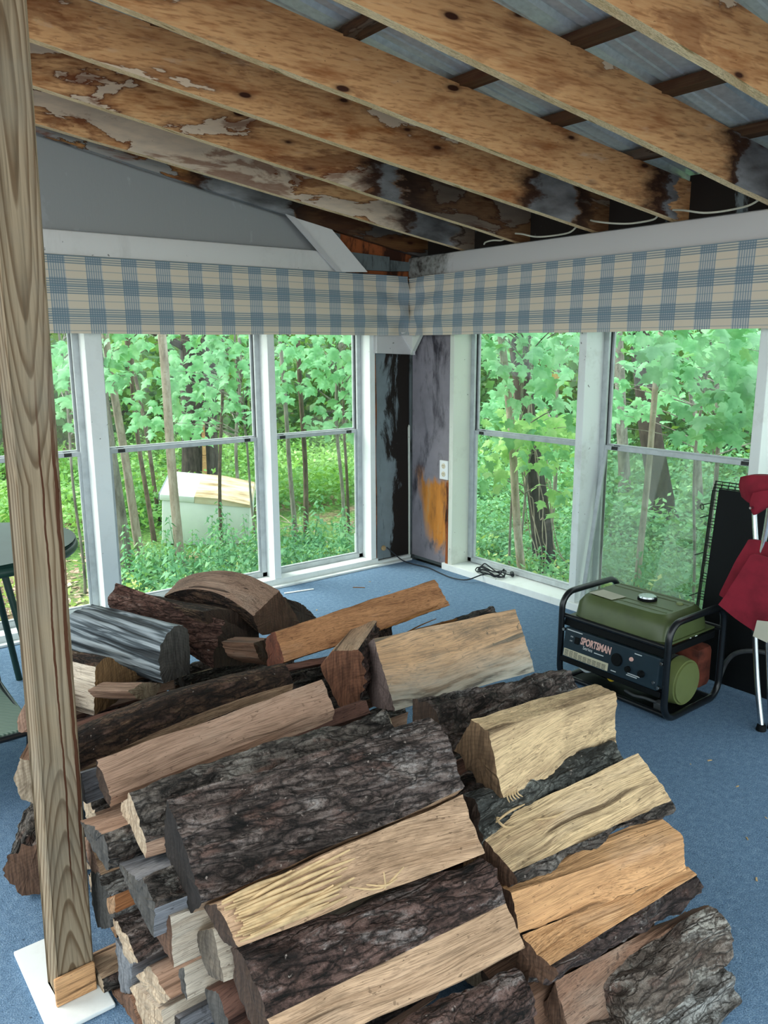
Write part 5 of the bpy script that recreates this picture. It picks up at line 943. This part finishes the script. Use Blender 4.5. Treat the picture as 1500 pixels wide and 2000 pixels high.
# ---------------------------------------------------------------- outside: ground, trees, undergrowth
def gz(x, y):
    d = max(0.0, math.hypot(max(0, x), max(0, y))-6.5)
    return -.52 + .035*d + .05*noise.noise(Vector((x*.5, y*.5, 0))) - .10*max(0, min(1, (x-.5)/3))*max(0, 1-max(0, y)/4) + .10*max(0, min(1, (-1.5-x)/2))
gb = B(); NX = 110
gx = lambda i: -24+66*i/NX
for i in range(NX+1):
    for j in range(NX+1):
        x, y = gx(i), gx(j)-2; z = gz(x, y)
        if -6 < x < .2 and -7 < y < .2: z = min(z, -.5)
        gb.v.append((x, y, z))
gb.f = [(i*(NX+1)+j, (i+1)*(NX+1)+j, (i+1)*(NX+1)+j+1, i*(NX+1)+j+1) for i in range(NX) for j in range(NX)]; gb.m = [0]*len(gb.f)
gr_ = gb.make('ground', 'forest_floor', None, 3.0); gr_['kind'] = 'structure'
dv = B().add([(-30, -30, -.46), (14, -30, -.46), (14, -6.6, -.46), (-5.9, -6.6, -.46), (-5.9, 3.0, -.46), (-30, 3.0, -.46)], [(0, 1, 2, 3), (0, 3, 4, 5)]).make('bounce_ground', 'bounce_gravel'); dv['kind'] = 'structure'  # unseen pale ground added to bounce light up to the ceiling

def leaves_mesh(name, pos, nrm, size, mat, parent=None, jitter=1.0, aspect=.55, seed=1):
    """Many small folded leaves in one mesh; pos and nrm are (n,3) arrays."""
    rg = np.random.default_rng(seed); n = len(pos); nrm = nrm/np.linalg.norm(nrm, axis=1)[:, None]
    t = rg.normal(size=(n, 3)); t -= (t*nrm).sum(1)[:, None]*nrm; t /= np.linalg.norm(t, axis=1)[:, None]; b = np.cross(nrm, t)
    s = (size*rg.uniform(.6, 1.3, n))[:, None]
    v = np.stack([pos, pos+t*s*.5+b*s*.5*aspect-nrm*s*.06, pos+t*s, pos+t*s*.5-b*s*.5*aspect-nrm*s*.06], 1).reshape(-1, 3)
    q = np.arange(n)*4; f = np.concatenate([np.stack([q, q+1, q+2], 1), np.stack([q, q+2, q+3], 1)]).astype(np.int32)
    me = bpy.data.meshes.new(name); me.vertices.add(len(v)); me.vertices.foreach_set('co', v.astype(np.float32).ravel())
    me.loops.add(f.size); me.loops.foreach_set('vertex_index', f.ravel()); me.polygons.add(len(f)); me.polygons.foreach_set('loop_start', np.arange(0, f.size, 3, dtype=np.int32)); me.update(calc_edges=True)
    return link(name, me, mat, parent)
rng = np.random.default_rng(5)
def scatter(name, mat, n_clump, per, area, hgt, spread, size, lbl, seed, cat='undergrowth', aspect=.55, zlo=.05, up=.9):
    rg = np.random.default_rng(seed); P = []
    for _ in range(n_clump):
        x, y = area(rg); z = gz(x, y); h = hgt*rg.uniform(.5, 1.15); m = per
        a = rg.uniform(0, 6.283, m); r_ = spread*np.sqrt(rg.uniform(0, 1, m)); P.append(np.stack([x+r_*np.cos(a), y+r_*np.sin(a), z+rg.uniform(zlo, 1, m)*h], 1))
    P = np.concatenate(P); P = P[~((P[:, 0] < .27) & (P[:, 1] < .24))]; n_ = rg.normal(size=P.shape)*.6; n_[:, 2] += up
    o = leaves_mesh(name, P, n_, size, mat, None, 1, aspect, seed); return tag(o, lbl, cat, None, 'stuff')
def areaA(y0, y1, x0=-3.4, k=.9):
    def f(rg):
        y = rg.uniform(y0, y1); return rg.uniform(x0+(y-y0)*.1, 1.2+y*k), y
    return f
def areaB(x0, x1):
    def f(rg):
        x = rg.uniform(x0, x1); return x, rg.uniform(-3.2-.0*x, .2+x*1.1)
    return f
scatter('low_herbs', 'herb_leaf', 620, 42, areaA(.35, 2.3, -1.7), .32, .20, .055, 'low green herbs growing close outside the gable-side windows', 21)
scatter('low_herbs', 'fern_leaf', 900, 46, areaA(4.0, 9.5), .50, .30, .085, 'brighter green ferns and weeds on the ground beyond the white freezer', 22)
scatter('low_herbs', 'herb_leaf', 900, 46, areaB(.4, 4.5), .38, .24, .055, 'low green herbs growing outside the wide window behind the generator', 23)
scatter('low_herbs', 'herb_leaf', 900, 46, areaB(3.5, 11), .45, .4, .11, 'ferns and weeds deeper in the woods behind the generator', 24)
scatter('yellow_weeds', 'herb_yellow', 120, 34, areaB(.35, 1.5), .36, .13, .065, 'yellow-green weeds right under the windows behind the generator', 25)
scatter('yellow_weeds', 'herb_yellow', 150, 34, areaA(.3, 1.6, -2.4, .3), .30, .15, .05, 'yellow-green weeds close under the gable-side windows', 26)
scatter('grass', 'herb_yellow', 500, 40, (lambda rg: (lambda y: (rg.uniform(-6.5, -2.0-.05*y), y))(rg.uniform(1.5, 14))), .5, .35, .10, 'bright sunny tall grass outside the outermost window', 27, 'grass', .16, .0, .1)
lt = np.random.default_rng(61); lx = np.stack([lt.uniform(-4.5, -.9, 2600), lt.uniform(.3, 5.5, 2600)], 1)
lP = np.array([(x, y, gz(x, y)+.012) for x, y in lx]); ln_ = lt.normal(size=lP.shape)*.25; ln_[:, 2] += 1
tag(leaves_mesh('leaf_litter', lP, ln_, .07, 'litter_leaf', None, 1, .7, 62), 'brown dead leaf litter on the ground outside the outermost window', 'leaf litter', None, 'stuff')
# far thicket
def far(rg):
    a = rg.uniform(-.18, 1.70); d = rg.uniform(9.5, 30); return d*math.sin(a)*1.0, d*math.cos(a)
scatter('thicket', 'far_leaf', 1500, 50, far, 3.4, .9, .22, 'dense leafy thicket filling the woods in the distance', 28, 'foliage', .7, .02, .5)
scatter('thicket', 'fern_leaf', 330, 50, far, 2.6, .8, .20, 'distant thicket leaves coloured lighter as if sunlit', 29, 'foliage', .7, .02, .5)  # paler leaf colour stands in for sunlight in the thicket
def farL(rg): return rg.uniform(-9, -1.5), rg.uniform(8, 20)
scatter('thicket', 'herb_leaf', 380, 50, farL, 3.2, .8, .17, 'grey-green bushes behind the sunny grass', 30, 'foliage', .7, .02, .5)

TREES = [
["gray_pole", [-1.324, 2.355, -0.187], [-0.0416, 0.0323], 0.0606, "trunk_gray", "thick pale grey trunk leaning beside the outer window post"],
["pale_lean", [-1.17, 2.37, -0.168], [-0.0629, 0.0489], 0.0387, "trunk_pale", "slim pale leaning trunk next to the thick pale grey trunk"],
["thin1", [-0.502, 3.712, -0.467], [-0.0611, 0.0475], 0.0248, "trunk_brown", "thin brown stem just behind the slim pale leaning trunk"],
["thin2", [-0.073, 4.566, -0.381], [-0.0928, 0.0721], 0.0244, "trunk_brown", "second thin brown stem behind the slim pale leaning trunk"],
["main_sap", [-0.98, 1.966, -0.156], [-0.0064, 0.005], 0.042, "trunk_pale", "straight pale sapling standing in front of the white freezer"],
["dark_split", [0.75, 5.272, -0.5], [0.0246, -0.0191], 0.2099, "trunk_dark", "big dark split-base tree right behind the white freezer"],
["thin_fz", [-0.221, 2.682, -0.5], [0.0361, -0.0281], 0.0179, "trunk_brown", "thin wavy stem in front of the freezer end"],
["w3a", [0.613, 2.405, -0.175], [-0.0164, 0.0128], 0.0263, "trunk_brown", "thin brown trunk in the narrow window, nearer the middle mullion"],
["w3b", [0.605, 2.646, -0.269], [-0.0296, 0.023], 0.0242, "trunk_gray", "thin grey trunk hugging the middle mullion in the narrow window"],
["w3c", [1.073, 2.309, -0.166], [-0.015, 0.0117], 0.0162, "trunk_brown", "very thin brown stem at the edge of the narrow window"],
["palB", [1.132, -0.101, -0.301], [-0.0968, 0.0752], 0.036, "trunk_pale", "pale slim trunk outside the corner-side window above the cord"],
["dkB", [1.681, 0.124, -0.5], [-0.1193, 0.0927], 0.0916, "trunk_dark", "dark trunk tangled with bare vines outside the corner-side window"],
["sapB", [1.374, -1.022, -0.137], [0.03, -0.0233], 0.025, "trunk_pale", "pale sapling leaning across the wide window"],
["bigB", [4.643, 0.776, -0.854], [-0.1638, 0.1273], 0.1401, "trunk_dark", "broad dark trunk deep in the wide window"],
["gB1", [5.002, 0.552, -0.648], [-0.1325, 0.103], 0.0426, "trunk_gray", "grey crooked trunk outside near the crate"],
["gB2", [5.503, 1.976, -1.128], [-0.0722, 0.0561], 0.0776, "trunk_gray", "dim grey trunk at the wide window frame"],
["gB3", [6.022, 2.803, -1.37], [-0.0783, 0.0608], 0.0462, "trunk_brown", "dim brown trunk beyond the wide window mullion"]]
def trunk_mesh(o, base, lean, r, mat, h=5.5, kink=1.0, seed=0, name='trunk'):
    P = []; rs = []; n = 26
    for i in range(n+1):
        z = -.15+h*i/n; w = kink*.03*math.sin(z*1.9+seed)+kink*.02*math.sin(z*3.7+seed*2)
        P.append((lean[0]*z+w, lean[1]*z-w*.6, z)); fl = 1+.4*math.exp(-max(0, z)/.22) if r > .06 else 1+.2*math.exp(-max(0, z)/.2)
        rs.append(r*fl*(1-.085*max(0, z)))
    b = B().tube(P, rs, 16 if r > .05 else 10)
    for k, v in enumerate(b.v):
        q = Vector(v); b.v[k] = tuple(q+Vector((1, 1, 0))*(.10*r*noise.noise(Vector((v[0]*14, v[1]*14, v[2]*3+seed)))))
    return b.make(name, mat, o, 1.2), P
for i, (nm, b_, ln_, r, mat, lb) in enumerate(TREES):
    z = gz(b_[0], b_[1]); dz = z-b_[2]; x, y = b_[0]+ln_[0]*dz, b_[1]+ln_[1]*dz
    o = empty('tree', (x, y, z)); tag(o, lb, 'tree', 'tree trunks outside')
    t_, P = trunk_mesh(o, None, ln_, r, mat, 5.5, .3, i*1.7)
    rr = random.Random(i)
    for k in range(3 if r < .06 else 5):
        z0 = rr.uniform(1.9, 4.2); a = rr.uniform(0, 6.28); L_ = rr.uniform(.5, 1.1); p0 = Vector((ln_[0]*z0, ln_[1]*z0, z0))
        B().tube(smooth_path([p0, p0+Vector((math.cos(a)*L_*.5, math.sin(a)*L_*.5, .25*L_)), p0+Vector((math.cos(a)*L_, math.sin(a)*L_, .35*L_))], 4), [max(.004, r*.28*(1-q/9)) for q in range(9)], 6).make('branch', mat, o, 1.0)
    if nm == 'dark_split':
        B().tube(smooth_path([(-.02, -.20, .0), (.0, -.20, .35), (.02, -.185, .75), (.03, -.17, 1.6)], 5), [.03+.05*math.exp(-q/4) for q in range(16)], 8).make('split_heartwood', 'w_orangetan', o, 1.0)
        B().tube([(.16, .05, -.1), (.20, .10, 1.0), (.30, .16, 2.2), (.42, .26, 4.8)], [.17, .15, .135, .11], 14).make('second_stem', 'trunk_dark', o, 1.0)
    if nm == 'dkB':
        for k in range(8):
            a0 = rr.uniform(3.4, 5.6); pts = []
            for q in range(8):
                zz = -.05+q*rr.uniform(.17, .25); a0 += rr.uniform(-.35, .35); ro = r*(1.35+.2*math.sin(q*2+k))+(.10 if zz < .25 else 0)*rr.random(); pts.append((ln_[0]*zz+ro*math.cos(a0), ln_[1]*zz+ro*math.sin(a0), zz))
            B().tube(smooth_path(pts, 4), .0045, 5).make('vine', 'trunk_pale', o, 1.0)
# more trunks deep in the woods
rt = random.Random(8); k = 0; tp = None
while k < 44:
    a = rt.uniform(-.12, 1.62); d = rt.uniform(9, 24); x, y = d*math.sin(a), d*math.cos(a); k += 1
    r = rt.choice([.03, .045, .06, .10, .16]); o = empty('tree', (x, y, gz(x, y))); tag(o, 'dim bare trunk far back in the woods beyond the windows', 'tree', 'distant tree trunks')
    trunk_mesh(o, None, (rt.uniform(-.05, .05), rt.uniform(-.05, .05)), r, rt.choice(['trunk_gray', 'trunk_brown', 'trunk_dark', 'trunk_pale']), 5.5, 1.2, k)

# maple leaf shared by every maple sapling
def maple_leaf():
    H_ = [(0, -.02), (.10, -.10), (.22, -.05), (.30, .02), (.24, .08), (.36, .12), (.50, .30), (.36, .29), (.30, .34), (.20, .34), (.24, .50), (.17, .56), (.12, .62), (.06, .70), (0, .95)]
    pts = H_+[(-x, y) for x, y in H_[-2:0:-1]]
    v = [(x, y, -.22*abs(x)-.16*max(0, y-.3)**1.3*1.2-.05*(x*x)) for x, y in pts]; c = len(v); v.append((0, .22, .01))
    f = [(c, i, (i+1) % c) for i in range(c)]
    v += [(.006, -.02, 0), (-.006, -.02, 0), (0, -.45, -.08)]; f.append((c+1, c+2, c+3))
    return v, f
lv, lf = maple_leaf(); leaf_me = {}
for m_ in ('maple_leaf', 'maple_leaf_bright', 'maple_leaf_pale', 'dry_leaf'):
    b = B().add(lv, lf); leaf_me[m_] = b.mesh('leaf', 1.2); leaf_me[m_].materials.append(M[m_])
def maple(base, lean, r, sprays, mat, label, seed, leaf='maple_leaf', size=.12, tmat='trunk_gray', dry=0, toward=(-.6, -.75)):
    """A sapling: trunk, thin branches reaching each spray, and every leaf its own object."""
    rr = random.Random(seed); x, y = base; z = gz(x, y); o = empty('maple_sapling', (x, y, z)); tag(o, label, 'tree', 'maple saplings outside')
    trunk_mesh(o, None, lean, r, tmat, 3.4, .8, seed); nl = 0
    for (sx, sy, sz, rad, cnt) in sprays:
        c = Vector((sx-x, sy-y, sz-z)); hz = max(.2, c.z-.25); p0 = Vector((lean[0]*hz, lean[1]*hz, hz)); mid_ = (p0+c)/2+Vector((0, 0, .06))
        pts = smooth_path([p0, mid_, c], 4); B().tube(pts, [max(.0018, .007*(1-i/len(pts))) for i in range(len(pts))], 5).make('twig', tmat, o, 1.0)
        for q in range(cnt):
            if nl >= 295: break
            nl += 1; a = rr.uniform(0, 6.283); rd = rad*math.sqrt(rr.random()); p = c+Vector((rd*math.cos(a), rd*math.sin(a), rr.gauss(0, rad*.33)))
            lo_ = bpy.data.objects.new('leaf', leaf_me['dry_leaf' if nl <= dry else (leaf if rr.random() < .8 else 'maple_leaf')]); col.objects.link(lo_); lo_.parent = o; lo_.location = p
            n_ = Vector((toward[0]*rr.uniform(.2, 1.1)+rr.gauss(0, .35), toward[1]*rr.uniform(.2, 1.1)+rr.gauss(0, .35), rr.uniform(.35, 1.0))).normalized()
            dn = Vector((rr.gauss(0, .5)+toward[0]*.3, rr.gauss(0, .5)+toward[1]*.3, -.75)); dn = (dn-n_*dn.dot(n_)).normalized(); rx = dn.cross(n_)
            s_ = size*rr.uniform(.65, 1.25)
            lo_.rotation_euler = Matrix((rx, dn, n_)).transposed().to_euler(); lo_.scale = (s_, s_, s_)
    return o
rs_ = random.Random(77)
def sprays(n, xr, yr, zr, rad=(.16, .3), cnt=(9, 15)): return [(rs_.uniform(*xr), rs_.uniform(*yr), rs_.uniform(*zr), rs_.uniform(*rad), rs_.randint(*cnt)) for _ in range(n)]
# wall with the generator
maple((1.05, .05), (.05, -.05), .011, sprays(19, (.50, 1.3), (-.75, .25), (1.12, 1.85)), 'maple_leaf', 'maple sapling with big pale leaves crowding the top of the corner-side window', 1, 'maple_leaf_pale', size=.135, dry=1)
maple((1.45, .25), (-.03, -.1), .011, sprays(18, (.5, 1.5), (-.95, .25), (.48, 1.02), (.14, .26)), 'maple_leaf_bright', 'maple sapling with glowing yellow-green leaves in the lower corner-side window', 2, 'maple_leaf_bright', .125)
maple((1.7, -1.3), (.0, .03), .011, sprays(22, (.55, 1.6), (-2.05, -1.15), (1.22, 1.95)), 'maple_leaf', 'maple sapling with pale leaves along the top of the wide window', 3, 'maple_leaf_pale', size=.135)
maple((1.5, -2.2), (.0, .02), .011, sprays(20, (.5, 1.3), (-2.5, -1.7), (.98, 1.6)), 'maple_leaf', 'maple sapling with big pale leaves hanging low beside the crate', 4, 'maple_leaf_pale', size=.135)
maple((2.6, -.9), (-.02, .03), .02, sprays(20, (1.8, 3.2), (-2.0, .5), (.85, 1.7), (.2, .36)), 'maple_leaf', 'darker maple sapling further back in the wide window', 5, size=.13)
maple((2.6, .9), (.0, -.03), .022, sprays(20, (1.7, 3.2), (.1, 1.9), (.6, 1.7), (.2, .36)), 'maple_leaf', 'darker maple sapling further back in the corner-side window', 6, size=.13)
# gable wall
maple((-1.72, 2.3), (.02, .02), .012, sprays(20, (-1.9, -.8), (1.9, 3.0), (1.0, 1.9), (.18, .3)), 'maple_leaf', 'maple sapling with drooping leaves by the outer mullion', 7, size=.13, dry=1)
maple((.12, 2.6), (-.03, .03), .012, sprays(16, (-.85, .15), (1.6, 2.7), (.95, 1.8), (.18, .3)), 'maple_leaf', 'maple sapling whose leaves cover the dark split-base tree', 8, size=.125)
maple((.6, 1.7), (.0, .03), .018, sprays(21, (.05, .95), (.9, 2.1), (.78, 1.8), (.18, .3)), 'maple_leaf', 'maple sapling with leaves filling the top of the narrow window', 9, size=.125, dry=1)
maple((.5, 3.6), (.02, .02), .02, sprays(21, (-.7, 1.5), (2.8, 4.4), (.7, 1.8), (.22, .38)), 'maple_leaf', 'maple sapling standing further back behind the narrow window', 10, size=.13)

# nettle-like plants in front of the freezer
def herb_proto(seed, h):
    o = empty('leafy_herb'); rr = random.Random(seed); P = [(0.02*math.sin(z*5+seed), .02*math.cos(z*4+seed), z) for z in [h*i/8 for i in range(9)]]
    B().tube(P, [.005*(1-i/11) for i in range(9)], 6).make('stem', 'herb_leaf', o, 1.0); b = B()
    for k in range(11):
        z = h*(.18+.8*k/10); L_ = .115*(1.05-.6*k/10)
        for sd in (0, 1):
            a = k*1.571+sd*math.pi+rr.uniform(-.2, .2); ca, sa = math.cos(a), math.sin(a); tr = lambda u, w, q: (u*ca-w*sa, u*sa+w*ca, z+q)
            b.add([tr(.01, 0, 0), tr(L_*.35, L_*.24, .012), tr(L_*.7, L_*.16, -.01), tr(L_, 0, -L_*.35), tr(L_*.7, -L_*.16, -.01), tr(L_*.35, -L_*.24, .012), tr(L_*.5, 0, .006)], [(0, 1, 6), (1, 2, 6), (2, 3, 6), (3, 4, 6), (4, 5, 6), (5, 0, 6)])
    b.make('foliage', 'herb_leaf', o, 1.0); return o
hp = [herb_proto(k, h) for k, h in enumerate((.5, .42, .58))]; hf = [True]*3
rh = random.Random(31)
for i in range(110):
    x, y = (rh.uniform(-1.5, .5), rh.uniform(.8, 2.35)) if i < 78 else (rh.uniform(.6, 2.6), rh.uniform(-2.4, .6)); j = i % 3
    if hf[j]: o = hp[j]; hf[j] = False
    else:
        o = hp[j].copy(); col.objects.link(o)
        for ch in hp[j].children: c = ch.copy(); c.parent = o; col.objects.link(c)
    o.location = (x, y, gz(x, y)-.02); o.rotation_euler = (rh.uniform(-.12, .12), rh.uniform(-.12, .12), rh.uniform(0, 6.28)); s_ = rh.uniform(.75, 1.25); o.scale = (s_, s_, s_)
    tag(o, 'leafy nettle-like herb growing in front of the white freezer' if i < 78 else 'leafy nettle-like herb growing outside behind the generator', 'plant', 'herbs by the freezer' if i < 78 else 'herbs behind the generator')

# discarded chest freezer
fz = empty('chest_freezer', (.02, 3.45, -.46)); tag(fz, 'discarded white chest freezer with a tan peeled lid lying among the weeds', 'freezer')
fz.rotation_euler = Matrix.Rotation(math.radians(-40), 3, 'Z').to_euler(); 
fz.rotation_euler = (math.radians(13), math.radians(6), math.radians(-33))
B().box((-.45, -.30, .0), (.45, .30, .50), .02).make('cabinet', 'freezer_white', fz, .6)
ld = B().box((-.47, -.32, .505), (-.12, .32, .575), .012).make('lid', 'freezer_white', fz, .6)
B().prism([(-.12, .50), (-.12, .575), (.1, .575), (.44, .53), (.46, .50)], -.31, .31, 1).make('lid_core', 'freezer_top', fz)
B().box((-.485, -.30, .500), (-.468, .30, .57), .003).make('lid_edge', 'freezer_edge', fz)
wt = empty('white_tank', (.36, .95, gz(.36, .95))); tag(wt, 'white rounded tank standing outside at the edge of the narrow window', 'tank')
B().cyl((0, 0, .0), (0, 0, .52), .15, .15, 28, bev=.05).make('shell', 'freezer_white', wt, .6); B().cyl((0, 0, .50), (0, 0, .60), .075, .075, 20, bev=.01).make('collar', 'freezer_white', wt, .6)
# fallen twigs
for k in range(14):
    x, y = (rh.uniform(-.2, 1.2), rh.uniform(.9, 3.2)) if k < 8 else (rh.uniform(.8, 3.0), rh.uniform(-2, .6)); a = rh.uniform(0, 6.28); L_ = rh.uniform(.3, .7); z = gz(x, y)+.08
    o = B().tube(smooth_path([(0, 0, 0), (L_*.5*math.cos(a), L_*.5*math.sin(a), .15), (L_*math.cos(a+.2), L_*math.sin(a+.2), .22)], 4), .005, 5).make('twig', 'trunk_pale', None, 1.0); o.location = (x, y, z-.1); tag(o, 'thin bare twig lying among the weeds outside', 'twig', 'fallen twigs')
